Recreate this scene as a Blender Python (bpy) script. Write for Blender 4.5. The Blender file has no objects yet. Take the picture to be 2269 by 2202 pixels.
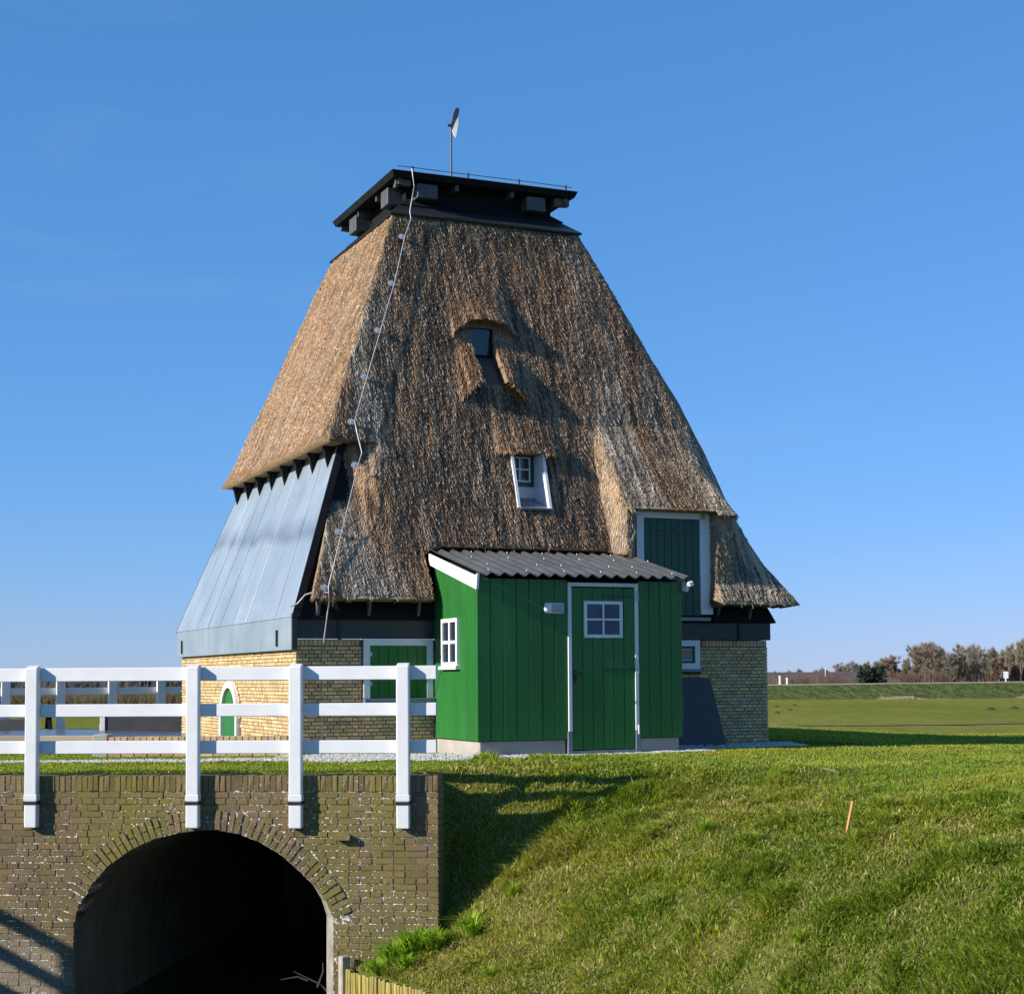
import bpy, bmesh, math, random
import numpy as np
from mathutils import Matrix, Vector

random.seed(7)
RNG = np.random.default_rng(11)
C = bpy.context.scene.collection
S = bpy.context.scene
rad = math.radians

# ------------------------------------------------------------------ camera
EYE = Vector((0.0, 0.0, 1.0))
FPX, PITCH, ROLL = 3626.9, 0.05209, 0.00637
cam_d = bpy.data.cameras.new('camera')
cam = bpy.data.objects.new('camera', cam_d); C.objects.link(cam)
cam_d.sensor_fit = 'HORIZONTAL'; cam_d.sensor_width = 36.0
cam_d.lens = FPX / 2269.0 * 36.0
cam_d.shift_y = (1312.25 - 1101.0) / 2269.0
cam_d.clip_start = 0.5; cam_d.clip_end = 8000
r0 = Vector((1, 0, 0)); f0 = Vector((0, math.cos(PITCH), math.sin(PITCH))); u0 = Vector((0, -math.sin(PITCH), math.cos(PITCH)))
r1 = r0 * math.cos(ROLL) - u0 * math.sin(ROLL); u1 = r0 * math.sin(ROLL) + u0 * math.cos(ROLL)
cam.matrix_world = Matrix(((r1.x, u1.x, -f0.x, EYE.x), (r1.y, u1.y, -f0.y, EYE.y), (r1.z, u1.z, -f0.z, EYE.z), (0, 0, 0, 1)))
S.camera = cam

# ------------------------------------------------------------------ light
SUN_AZ = rad(25.0)          # direction the light travels, from +x towards +y
SUN_EL = rad(24.5)
W = bpy.data.worlds.new('World'); S.world = W; W.use_nodes = True
wn = W.node_tree.nodes; wl_ = W.node_tree.links
bg = wn['Background']
sky = wn.new('ShaderNodeTexSky'); sky.sky_type = 'NISHITA'; sky.sun_disc = False
sky.sun_elevation = SUN_EL
sky.sun_rotation = math.atan2(-math.cos(SUN_AZ), -math.sin(SUN_AZ))
sky.altitude = 0; sky.air_density = 1.0; sky.dust_density = 0.0; sky.ozone_density = 10.0
# film-like response of the sky colour, the same in every direction
SKY_S = 0.13; SKY_GAIN = 0.745
sp_n = wn.new('ShaderNodeSeparateColor'); cb_n = wn.new('ShaderNodeCombineColor'); wl_.new(sky.outputs[0], sp_n.inputs[0])
for ch, (g_, k_) in enumerate(((0.80, 0.745), (0.575, 0.71), (0.62, 1.01))):
    a_ = wn.new('ShaderNodeMath'); a_.operation = 'MULTIPLY'; a_.inputs[1].default_value = SKY_S; wl_.new(sp_n.outputs[ch], a_.inputs[0])
    b_ = wn.new('ShaderNodeMath'); b_.operation = 'POWER'; b_.inputs[1].default_value = g_; wl_.new(a_.outputs[0], b_.inputs[0])
    c_ = wn.new('ShaderNodeMath'); c_.operation = 'MULTIPLY'; c_.inputs[1].default_value = k_ * SKY_GAIN / SKY_S; wl_.new(b_.outputs[0], c_.inputs[0])
    wl_.new(c_.outputs[0], cb_n.inputs[ch])
# a trace of high cirrus
tc_n = wn.new('ShaderNodeTexCoord'); mp_n = wn.new('ShaderNodeMapping'); mp_n.inputs['Scale'].default_value = (2.2, 2.2, 7.0); mp_n.inputs['Rotation'].default_value = (0.5, 0.35, 0.0)
cn_n = wn.new('ShaderNodeTexNoise'); cn_n.inputs['Scale'].default_value = 1.6; cn_n.inputs['Detail'].default_value = 6; cn_n.inputs['Roughness'].default_value = 0.6; cn_n.inputs['Distortion'].default_value = 0.5
wl_.new(tc_n.outputs['Generated'], mp_n.inputs[0]); wl_.new(mp_n.outputs[0], cn_n.inputs['Vector'])
rm_n = wn.new('ShaderNodeMapRange'); rm_n.inputs[1].default_value = 0.56; rm_n.inputs[2].default_value = 0.88; rm_n.inputs[4].default_value = 0.13; wl_.new(cn_n.outputs['Fac'], rm_n.inputs[0])
mx_n = wn.new('ShaderNodeMix'); mx_n.data_type = 'RGBA'; wl_.new(rm_n.outputs[0], mx_n.inputs[0]); wl_.new(cb_n.outputs[0], mx_n.inputs[6]); mx_n.inputs[7].default_value = (3.2, 3.6, 4.2, 1)
wl_.new(mx_n.outputs[2], bg.inputs[0]); bg.inputs[1].default_value = SKY_S
sd = bpy.data.lights.new('sun', 'SUN'); sd.energy = 5.0; sd.angle = rad(0.53); sd.color = (1.0, 0.93, 0.82)
sun = bpy.data.objects.new('sun', sd); C.objects.link(sun)
trav = Vector((math.cos(SUN_AZ) * math.cos(SUN_EL), math.sin(SUN_AZ) * math.cos(SUN_EL), -math.sin(SUN_EL)))
sun.rotation_euler = trav.to_track_quat('-Z', 'Y').to_euler()
sun.location = (-30, -20, 40)
S.view_settings.view_transform = 'Standard'; S.view_settings.look = 'None'
S.view_settings.exposure = 0.5; S.view_settings.gamma = 1.0; S.view_settings.use_curve_mapping = False
S.cycles.max_bounces = 6; S.cycles.diffuse_bounces = 3; S.cycles.transparent_max_bounces = 8

# ------------------------------------------------------------------ helpers
def vn(x, y, seed=0):
    """value noise in [0,1], numpy"""
    x = np.asarray(x, float); y = np.asarray(y, float)
    xi = np.floor(x).astype(np.int64); yi = np.floor(y).astype(np.int64)
    fx = x - xi; fy = y - yi
    fx = fx * fx * (3 - 2 * fx); fy = fy * fy * (3 - 2 * fy)
    def h(a, b):
        n = (a * 374761393 + b * 668265263 + seed * 982451653) & 0x7fffffff
        n = ((n ^ (n >> 13)) * 1274126177) & 0x7fffffff
        n = n ^ (n >> 16)
        return (n & 0xffff) / 65535.0
    a = h(xi, yi); b = h(xi + 1, yi); c = h(xi, yi + 1); d = h(xi + 1, yi + 1)
    return (a * (1 - fx) + b * fx) * (1 - fy) + (c * (1 - fx) + d * fx) * fy
def fbm(x, y, seed=0, octv=4):
    s = 0; a = 0.5; t = 0
    for i in range(octv):
        s = s + a * vn(np.asarray(x) * 2 ** i, np.asarray(y) * 2 ** i, seed + i * 17); t += a; a *= 0.5
    return s / t
def sstep(t):
    t = np.clip(t, 0, 1); return t * t * (3 - 2 * t)

def set_props(o, label=None, cat=None, group=None, kind=None):
    if label: o['label'] = label
    if cat: o['category'] = cat
    if group: o['group'] = group
    if kind: o['kind'] = kind
    return o
def thing(name, label, cat, loc=(0, 0, 0), rz=0.0, group=None):
    o = bpy.data.objects.new(name, None); C.objects.link(o); o.empty_display_size = 0.2
    o.location = loc; o.rotation_euler = (0, 0, rz)
    return set_props(o, label, cat, group)
def link(name, me, parent=None):
    o = bpy.data.objects.new(name, me); C.objects.link(o)
    if parent is not None: o.parent = parent
    return o
def npmesh(name, verts, faces, mat, fcol=None, smooth=False):
    """verts (n,3); faces: list of (m,k) int arrays; fcol (total faces,3)"""
    me = bpy.data.meshes.new(name)
    verts = np.asarray(verts, np.float32)
    if not isinstance(faces, (list, tuple)) or (len(faces) and not isinstance(faces[0], np.ndarray)):
        me.from_pydata([tuple(map(float, v)) for v in verts], [], [tuple(map(int, f)) for f in faces])
    else:
        faces = [f for f in faces if len(f)]
        tot = np.concatenate([np.full(len(f), f.shape[1], np.int32) for f in faces])
        idx = np.concatenate([f.astype(np.int32).ravel() for f in faces])
        me.vertices.add(len(verts)); me.vertices.foreach_set('co', verts.ravel())
        me.loops.add(len(idx)); me.loops.foreach_set('vertex_index', idx)
        me.polygons.add(len(tot))
        st = np.zeros(len(tot), np.int32); st[1:] = np.cumsum(tot)[:-1]
        me.polygons.foreach_set('loop_start', st)
        try: me.polygons.foreach_set('loop_total', tot)
        except Exception: pass
        me.update(calc_edges=True); me.validate()
    if fcol is not None and len(me.polygons) == len(fcol):
        at = me.attributes.new('col', 'FLOAT_COLOR', 'FACE')
        c4 = np.ones((len(fcol), 4), np.float32); c4[:, :3] = fcol
        at.data.foreach_set('color', c4.ravel())
    if mat: me.materials.append(mat)
    if smooth: me.polygons.foreach_set('use_smooth', np.ones(len(me.polygons), bool))
    me.update()
    return me
class MB:
    """collects simple solids"""
    def __init__(s): s.v = []; s.f = []; s.c = []
    def add(s, vs, fs, col=None):
        b = len(s.v); s.v += [tuple(v) for v in vs]; s.f += [tuple(i + b for i in f) for f in fs]
        s.c += [col or (0.5, 0.5, 0.5)] * len(fs); return s
    def box(s, c, d, rz=0, rx=0, ry=0, col=None):
        m = Matrix.Translation(c) @ Matrix.Rotation(rz, 4, 'Z') @ Matrix.Rotation(ry, 4, 'Y') @ Matrix.Rotation(rx, 4, 'X')
        hx, hy, hz = d[0] / 2, d[1] / 2, d[2] / 2
        vs = [m @ Vector((x, y, z)) for x in (-hx, hx) for y in (-hy, hy) for z in (-hz, hz)]
        return s.add(vs, [(0, 1, 3, 2), (4, 6, 7, 5), (0, 4, 5, 1), (2, 3, 7, 6), (0, 2, 6, 4), (1, 5, 7, 3)], col)
    def b2(s, lo, hi, col=None):
        return s.box([(a + b) / 2 for a, b in zip(lo, hi)], [abs(b - a) for a, b in zip(lo, hi)], col=col)
    def hexa(s, p, col=None):
        """8 points: bottom 4 (ccw) then top 4"""
        return s.add(p, [(3, 2, 1, 0), (4, 5, 6, 7), (0, 1, 5, 4), (1, 2, 6, 5), (2, 3, 7, 6), (3, 0, 4, 7)], col)
    def slab(s, quad, t, col=None):
        """quad of 4 pts thickened along -normal by t"""
        q = [Vector(a) for a in quad]; n = (q[1] - q[0]).cross(q[3] - q[0]).normalized() * t
        return s.hexa([a - n for a in q] + q, col)
    def tube(s, pts, r, n=6, col=None, cap=True):
        pts = [Vector(p) for p in pts]; rs = r if isinstance(r, (list, tuple)) else [r] * len(pts)
        vs = []
        for i, p in enumerate(pts):
            d = (pts[min(i + 1, len(pts) - 1)] - pts[max(i - 1, 0)]).normalized()
            a = d.orthogonal().normalized(); b = d.cross(a)
            if i and abs(d.z) < 0.99:
                a = Vector((0, 0, 1)).cross(d).normalized(); b = d.cross(a)
            elif abs(d.z) < 0.99:
                a = Vector((0, 0, 1)).cross(d).normalized(); b = d.cross(a)
            else:
                a = Vector((1, 0, 0)); b = d.cross(a).normalized(); a = b.cross(d)
            for k in range(n):
                t = 2 * math.pi * k / n; vs.append(p + (a * math.cos(t) + b * math.sin(t)) * rs[i])
        fs = []
        for i in range(len(pts) - 1):
            for k in range(n):
                fs.append((i * n + k, i * n + (k + 1) % n, (i + 1) * n + (k + 1) % n, (i + 1) * n + k))
        if cap:
            fs.append(tuple(range(n - 1, -1, -1))); fs.append(tuple((len(pts) - 1) * n + k for k in range(n)))
        return s.add(vs, fs, col)
    def mesh(s, name, mat, bevel=0.0, smooth=False, col=False, segs=1):
        me = bpy.data.meshes.new(name); me.from_pydata(s.v, [], s.f)
        if bevel or True:
            bm = bmesh.new(); bm.from_mesh(me)
            bmesh.ops.recalc_face_normals(bm, faces=bm.faces)
            if bevel: bmesh.ops.bevel(bm, geom=list(bm.edges), offset=bevel, segments=segs, profile=0.5, affect='EDGES', clamp_overlap=True)
            bm.to_mesh(me); bm.free()
        if col and len(me.polygons) == len(s.c):
            at = me.attributes.new('col', 'FLOAT_COLOR', 'FACE')
            for i, c in enumerate(s.c): at.data[i].color = (*c, 1)
        if mat: me.materials.append(mat)
        if smooth: me.polygons.foreach_set('use_smooth', np.ones(len(me.polygons), bool))
        me.update(); return me
    def obj(s, name, mat, parent=None, bevel=0.0, smooth=False, col=False, segs=1):
        return link(name, s.mesh(name, mat, bevel, smooth, col, segs), parent)

# ------------------------------------------------------------------ materials
class Mat:
    def __init__(s, name):
        s.m = bpy.data.materials.new(name); s.m.use_nodes = True
        s.nt = s.m.node_tree; s.n = s.nt.nodes; s.l = s.nt.links
        s.p = s.n['Principled BSDF']
    def node(s, t, **kw):
        n = s.n.new(t)
        for k, v in kw.items():
            if k.startswith('i_'): n.inputs[k[2:].replace('_', ' ')].default_value = v
            else: setattr(n, k, v)
        return n
    def coord(s, scale=(1, 1, 1), kind='Object', world=False):
        if world: src = s.node('ShaderNodeNewGeometry').outputs['Position']
        else: src = s.node('ShaderNodeTexCoord').outputs[kind]
        mp = s.node('ShaderNodeMapping'); mp.inputs['Scale'].default_value = scale
        s.l.new(src, mp.inputs['Vector']); return mp.outputs[0]
    def noise(s, scale=5, detail=4, rough=0.55, co=None, sc=(1, 1, 1), world=False, dist=0.0):
        n = s.node('ShaderNodeTexNoise'); n.inputs['Scale'].default_value = scale
        n.inputs['Detail'].default_value = detail; n.inputs['Roughness'].default_value = rough
        n.inputs['Distortion'].default_value = dist
        s.l.new(co if co is not None else s.coord(sc, world=world), n.inputs['Vector']); return n.outputs['Fac']
    def ramp(s, fac, stops, interp='LINEAR'):
        r = s.node('ShaderNodeValToRGB'); r.color_ramp.interpolation = interp
        e = r.color_ramp.elements
        while len(e) < len(stops): e.new(0.5)
        for i, (p, c) in enumerate(stops):
            e[i].position = p; e[i].color = (*c, 1) if len(c) == 3 else c
        s.l.new(fac, r.inputs[0]); return r.outputs[0]
    def mr(s, fac, a, b, c=0, d=1):
        n = s.node('ShaderNodeMapRange'); n.inputs[1].default_value = a; n.inputs[2].default_value = b
        n.inputs[3].default_value = c; n.inputs[4].default_value = d; s.l.new(fac, n.inputs[0]); return n.outputs[0]
    def mix(s, fac, a, b, mode='MIX'):
        n = s.node('ShaderNodeMix', data_type='RGBA', blend_type=mode)
        for sock, v in ((n.inputs[0], fac), (n.inputs[6], a), (n.inputs[7], b)):
            if isinstance(v, bpy.types.NodeSocket): s.l.new(v, sock)
            elif isinstance(v, (int, float)): sock.default_value = v
            else: sock.default_value = (*v, 1)
        return n.outputs[2]
    def math(s, op, a, b=0.0):
        n = s.node('ShaderNodeMath', operation=op)
        for sock, v in ((n.inputs[0], a), (n.inputs[1], b)):
            if isinstance(v, bpy.types.NodeSocket): s.l.new(v, sock)
            else: sock.default_value = v
        return n.outputs[0]
    def attr(s, name='col'):
        n = s.node('ShaderNodeAttribute'); n.attribute_name = name; return n.outputs['Color']
    def base(s, col):
        if isinstance(col, bpy.types.NodeSocket): s.l.new(col, s.p.inputs['Base Color'])
        else: s.p.inputs['Base Color'].default_value = (*col, 1)
    def rough(s, v):
        if isinstance(v, bpy.types.NodeSocket): s.l.new(v, s.p.inputs['Roughness'])
        else: s.p.inputs['Roughness'].default_value = v
    def bump(s, h, strength=0.3, dist=0.01):
        b = s.node('ShaderNodeBump'); b.inputs['Strength'].default_value = strength; b.inputs['Distance'].default_value = dist
        s.l.new(h, b.inputs['Height']); s.l.new(b.outputs[0], s.p.inputs['Normal'])
    def spec(s, v): s.p.inputs['Specular IOR Level'].default_value = v
def simple(name, col, rough=0.6, var=0.15, scale=3.0, bump=0.0, bscale=60, sc=(1, 1, 1), spec=0.5, metal=0.0):
    M = Mat(name)
    nz = M.noise(scale, 4, sc=sc)
    a = tuple(c * (1 - var) for c in col); b = tuple(min(1, c * (1 + var)) for c in col)
    M.base(M.ramp(nz, [(0.3, a), (0.7, b)])); M.rough(M.mr(nz, 0.3, 0.7, rough - 0.06, rough + 0.06)); M.spec(spec)
    M.p.inputs['Metallic'].default_value = metal
    if bump: M.bump(M.noise(bscale, 3, sc=sc), bump, 0.005)
    return M.m

mat_white = simple('white_paint', (0.80, 0.80, 0.79), 0.35, 0.03, 2, 0.08, 30, (1, 1, 0.3))
def dirty_white(name, col):
    M = Mat(name); n = M.noise(4, 5); n2 = M.noise(30, 4, sc=(1, 1, 0.25))
    c = M.ramp(n, [(0.35, col), (0.75, tuple(x * 0.9 for x in col))])
    d = M.mr(n2, 0.66, 0.78); c = M.mix(M.math('MULTIPLY', d, 0.35), c, (0.35, 0.33, 0.28))
    M.base(c); M.rough(0.4); M.bump(n2, 0.08, 0.004); return M.m
mat_fence = dirty_white('fence_paint', (0.74, 0.745, 0.75))
mat_trim = dirty_white('trim_paint', (0.74, 0.75, 0.74))
def green_paint(name, col):
    M = Mat(name); n = M.noise(2.0, 4, sc=(1, 1, 0.4)); n2 = M.noise(45, 4, sc=(1, 1, 0.06))
    oi = M.node('ShaderNodeObjectInfo').outputs['Random']
    c = M.ramp(n, [(0.3, tuple(x * 0.85 for x in col)), (0.7, tuple(x * 1.12 for x in col))])
    c = M.mix(M.mr(oi, 0, 1, 0, 0.16), c, tuple(x * 0.6 for x in col))
    M.base(c); M.rough(M.mr(n2, 0.3, 0.7, 0.20, 0.38)); M.spec(0.35); M.bump(n2, 0.06, 0.003); return M.m
mat_green = green_paint('green_paint', (0.024, 0.150, 0.030))
mat_green_dk = green_paint('dark_green_paint', (0.012, 0.075, 0.045))
mat_black = simple('black_tar', (0.012, 0.013, 0.015), 0.8, 0.3, 4, 0.2, 40, (1, 1, 1), spec=0.12)
mat_blackboard = simple('black_board', (0.022, 0.024, 0.027), 0.42, 0.25, 3, 0.15, 30, (0.2, 0.2, 2))
mat_beam = simple('grey_beam_end', (0.072, 0.076, 0.08), 0.6, 0.2, 6, 0.2, 40)
mat_bracket = simple('pale_bracket', (0.085, 0.088, 0.09), 0.6, 0.2, 6)
mat_concrete = simple('concrete', (0.36, 0.335, 0.29), 0.85, 0.14, 3, 0.3, 50)
mat_sheet = simple('fibre_cement', (0.078, 0.079, 0.084), 0.55, 0.2, 2.5, 0.15, 60)
mat_galv = simple('galvanised', (0.42, 0.43, 0.44), 0.35, 0.1, 8, metal=0.6)
mat_lead = simple('lead', (0.20, 0.215, 0.25), 0.45, 0.15, 5, metal=0.2)
mat_dark_slab = simple('dark_slab', (0.055, 0.053, 0.056), 0.6, 0.2, 3, 0.1)
mat_iron = simple('black_iron', (0.012, 0.012, 0.013), 0.5, 0.2, 10)
mat_wire = simple('wire_metal', (0.40, 0.41, 0.42), 0.45, 0.08, 8, metal=0.3)
mat_insul = simple('insulator_disc', (0.42, 0.45, 0.47), 0.35, 0.1, 8)
mat_hinge = simple('pale_hinge', (0.55, 0.54, 0.52), 0.5, 0.1, 10)
mat_stake = simple('orange_stake', (0.52, 0.24, 0.09), 0.7, 0.2, 15, 0.2)
mat_wood = simple('weathered_wood', (0.30, 0.24, 0.17), 0.8, 0.25, 6, 0.3, 40)
mat_sand = simple('sandy_floor', (0.34, 0.28, 0.19), 0.9, 0.2, 2.0, 0.4, 40)

def glass_mat():
    M = Mat('window_glass'); M.base((0.02, 0.028, 0.04)); M.rough(0.05); M.spec(0.8)
    M.bump(M.noise(3, 2), 0.03, 0.01); return M.m
mat_glass = glass_mat()
def pane_blue():
    M = Mat('door_pane'); M.base(M.ramp(M.noise(3, 3), [(0.3, (0.060, 0.080, 0.125)), (0.7, (0.085, 0.11, 0.165))])); M.rough(0.25); M.spec(0.25); return M.m  # sky reflection painted in as a blue base colour
mat_pane = pane_blue()

def zinc_mat():
    M = Mat('zinc_sheet'); co = M.coord((1, 1, 1))
    n = M.noise(0.9, 5, co=co, dist=0.6); st = M.noise(6, 4, sc=(1.0, 1.0, 0.10)); f = M.noise(22, 5, co=co)
    oi = M.node('ShaderNodeObjectInfo').outputs['Random']
    c = M.ramp(n, [(0.3, (0.25, 0.31, 0.365)), (0.55, (0.32, 0.385, 0.44)), (0.75, (0.40, 0.46, 0.505))])
    c = M.mix(M.mr(st, 0.35, 0.7, 0, 0.35), c, (0.23, 0.28, 0.28))
    c = M.mix(M.mr(oi, 0, 1, 0, 0.10), c, (0.42, 0.47, 0.51))
    # a darker, bluish, uneven band across the sheets
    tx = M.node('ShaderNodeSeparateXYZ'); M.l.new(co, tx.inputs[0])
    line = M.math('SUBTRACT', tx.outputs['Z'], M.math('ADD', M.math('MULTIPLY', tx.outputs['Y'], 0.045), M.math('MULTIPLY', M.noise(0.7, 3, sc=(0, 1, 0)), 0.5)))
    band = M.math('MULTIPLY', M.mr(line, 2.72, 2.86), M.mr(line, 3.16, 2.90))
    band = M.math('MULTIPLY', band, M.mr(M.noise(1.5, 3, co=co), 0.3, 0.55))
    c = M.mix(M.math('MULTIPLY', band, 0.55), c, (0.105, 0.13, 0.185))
    M.base(c); M.p.inputs['Metallic'].default_value = 0.35; M.rough(M.mr(f, 0.3, 0.7, 0.38, 0.52))
    M.bump(M.noise(1.6, 3, co=co), 0.25, 0.03); return M.m
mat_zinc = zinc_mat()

def cement(M, c, co):
    """pale washed-out cement patch low on the wall, left of the arch"""
    sx = M.node('ShaderNodeSeparateXYZ'); M.l.new(co, sx.inputs[0]); nz = M.noise(2.2, 4, co=co)
    a = M.mr(M.math('ADD', sx.outputs['Z'], M.math('MULTIPLY', nz, 0.5)), -1.30, -1.55)
    b = M.mr(M.math('ADD', sx.outputs['X'], M.math('MULTIPLY', nz, 0.6)), -4.15, -4.40)
    k = M.math('MULTIPLY', M.math('MULTIPLY', a, b), 0.6)
    return M.mix(k, c, M.ramp(M.noise(60, 4, co=co, rough=0.7), [(0.35, (0.16, 0.13, 0.09)), (0.65, (0.40, 0.36, 0.29))]))
def brick_mat(name, old=False):
    M = Mat(name); c = M.attr('col'); co = M.coord(world=True)
    n = M.noise(40, 5, co=co); n2 = M.noise(180, 3, co=co)
    c = M.mix(M.mr(n, 0.35, 0.7, 0, 0.30), c, (0.34, 0.23, 0.11) if not old else (0.10, 0.085, 0.05))
    if old:
        st = M.noise(3.2, 5, co=M.coord((1, 1, 0.14), world=True), rough=0.65)
        pt = M.noise(0.8, 4, co=co)
        moss = M.math('MULTIPLY', M.mr(st, 0.42, 0.62), M.mr(pt, 0.36, 0.58, 0.4, 1))
        c = M.mix(M.math('MULTIPLY', moss, 0.80), c, (0.180, 0.160, 0.030))
        c = M.mix(M.mr(M.noise(1.1, 5, co=co, rough=0.6), 0.5, 0.72, 0, 0.5), c, (0.105, 0.082, 0.045))
        c = cement(M, c, co)
        w = M.math('MULTIPLY', M.mr(M.noise(32, 5, co=co, rough=0.75), 0.61, 0.68), M.mr(M.noise(1.3, 4, co=co, dist=0.4), 0.43, 0.54))
        c = M.mix(w, c, (0.62, 0.60, 0.56))
    M.base(c); M.rough(0.9); M.spec(0.2); M.bump(M.math('ADD', n, M.math('MULTIPLY', n2, 0.6)), 0.6, 0.006); return M.m
mat_ybrick = brick_mat('yellow_brick'); mat_obrick = brick_mat('old_brick', True)
mat_mortar = simple('grey_mortar', (0.13, 0.10, 0.068), 0.95, 0.25, 12, 0.4, 90, spec=0.1)
def old_mortar():
    M = Mat('limey_mortar'); co = M.coord(world=True)
    c = M.ramp(M.noise(14, 5, co=co), [(0.3, (0.12, 0.092, 0.048)), (0.7, (0.205, 0.162, 0.092))])
    st = M.noise(3.2, 5, co=M.coord((1, 1, 0.14), world=True), rough=0.65)
    c = M.mix(M.mr(st, 0.5, 0.66, 0, 0.7), c, (0.085, 0.08, 0.02))
    w = M.math('MULTIPLY', M.mr(M.noise(34, 4, co=co, rough=0.7), 0.52, 0.58), M.mr(M.noise(1.3, 4, co=co, dist=0.4), 0.42, 0.50))
    c = cement(M, c, co); c = M.mix(w, c, (0.82, 0.81, 0.77)); M.base(c); M.rough(0.95); M.spec(0.15)
    M.bump(M.noise(60, 4, co=co), 0.7, 0.01); return M.m
mat_omortar = old_mortar()
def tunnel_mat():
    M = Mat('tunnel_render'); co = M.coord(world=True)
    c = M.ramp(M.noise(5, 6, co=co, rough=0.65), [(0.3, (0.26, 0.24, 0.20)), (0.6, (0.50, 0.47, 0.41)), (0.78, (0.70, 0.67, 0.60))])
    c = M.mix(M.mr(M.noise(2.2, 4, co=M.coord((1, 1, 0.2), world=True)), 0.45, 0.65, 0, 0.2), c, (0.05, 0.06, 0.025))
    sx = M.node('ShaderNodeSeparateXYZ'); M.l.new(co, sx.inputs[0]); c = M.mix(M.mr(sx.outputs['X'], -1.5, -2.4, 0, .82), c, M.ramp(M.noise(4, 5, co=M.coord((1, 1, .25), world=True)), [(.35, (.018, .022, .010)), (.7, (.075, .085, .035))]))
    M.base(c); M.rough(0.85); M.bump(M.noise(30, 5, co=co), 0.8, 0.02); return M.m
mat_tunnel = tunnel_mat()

def thatch_mat(name, tips=False):
    M = Mat(name); c = M.attr('col')
    if not tips:
        st = M.noise(38, 4, sc=(1, 1, 0.12)); f = M.noise(120, 3, sc=(1, 1, 0.4))
        c = M.mix(M.mr(st, 0.45, 0.68, 0, 0.65), c, (0.10, 0.060, 0.028))
        c = M.mix(M.mr(f, 0.55, 0.75, 0, 0.5), c, (0.46, 0.38, 0.27))
        M.bump(M.math('ADD', st, M.math('MULTIPLY', f, 0.5)), 0.9, 0.03)
    M.base(c); M.rough(0.48 if tips else 0.8); M.spec(0.5 if tips else 0.15); return M.m
mat_thatch = thatch_mat('thatch_bed'); mat_reed = thatch_mat('reed_tips', True)

def grass_mat():
    M = Mat('grass_blades'); c = M.attr('col')
    M.base(c); M.rough(0.5); M.spec(0.3)
    out = M.n['Material Output']; tr = M.node('ShaderNodeBsdfTranslucent'); M.l.new(M.mix(1.0, c, (1.0, 1.05, 0.45), 'MULTIPLY'), tr.inputs[0])
    mx = M.node('ShaderNodeMixShader'); mx.inputs[0].default_value = 0.45
    M.l.new(M.p.outputs[0], mx.inputs[1]); M.l.new(tr.outputs[0], mx.inputs[2]); M.l.new(mx.outputs[0], out.inputs[0]); return M.m
mat_grass = grass_mat()
def soil_mat():
    M = Mat('turf'); co = M.coord(world=True)
    n = M.noise(0.6, 6, co=co, rough=0.6); f = M.noise(9, 6, co=co, rough=0.7); vf = M.noise(70, 3, co=co)
    c = M.ramp(n, [(0.3, (0.095, 0.125, 0.022)), (0.7, (0.150, 0.152, 0.034))])
    c = M.mix(M.mr(f, 0.46, 0.70, 0, 0.8), c, (0.075, 0.052, 0.024))
    # open pasture beyond the lawn: short pale green turf
    g = M.node('ShaderNodeNewGeometry'); sx = M.node('ShaderNodeSeparateXYZ'); M.l.new(g.outputs['Position'], sx.inputs[0])
    far = M.mr(sx.outputs['Y'], 24, 38)
    fs = M.noise(0.05, 5, co=M.coord((1, 0.35, 1), world=True), rough=0.6); ft = M.noise(1.3, 5, co=M.coord((1, 0.3, 1), world=True), rough=0.65)
    p = M.ramp(fs, [(0.3, (0.165, 0.185, 0.032)), (0.5, (0.215, 0.215, 0.045)), (0.72, (0.275, 0.24, 0.070))])
    p = M.mix(M.mr(ft, 0.46, 0.70, 0, 0.6), p, (0.090, 0.105, 0.026)); p = M.mix(M.mr(M.noise(0.35, 6, co=M.coord((1, .22, 1), world=True), rough=.7), .54, .72, 0, .5), p, (.27, .23, .09))
    c = M.mix(far, c, p); M.base(c); M.rough(0.95); M.spec(0.0)
    M.bump(M.math('ADD', f, M.math('MULTIPLY', vf, 0.4)), 0.8, 0.05); return M.m
mat_soil = soil_mat()
def gravel_mat():
    M = Mat('pebbles'); M.base(M.attr('col')); M.rough(0.75); return M.m
mat_gravel = gravel_mat()
def water_mat():
    M = Mat('canal_water'); M.base((0.02, 0.025, 0.02)); M.rough(0.06); M.spec(0.6); M.bump(M.noise(2.5, 4), 0.15, 0.03); return M.m
mat_water = water_mat()
mat_bark = simple('bark', (0.085, 0.070, 0.055), 0.9, 0.25, 6)
mat_twig = [simple('twigs', c, 0.9, 0.2, 0.5) for c in ((0.25, 0.20, 0.155), (0.27, 0.19, 0.15), (0.27, 0.235, 0.16), (0.25, 0.215, 0.175))]  # lightened greyish, putting distance haze into the twig colour
mat_thicket = simple('thicket', (0.17, 0.115, 0.085), 0.95, 0.35, 0.4)
mat_evergreen = simple('evergreen', (0.014, 0.028, 0.012), 0.9, 0.4, 1.0)
mat_reedbed = simple('reed_bed', (0.11, 0.088, 0.042), 0.9, 0.35, 0.6)

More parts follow.
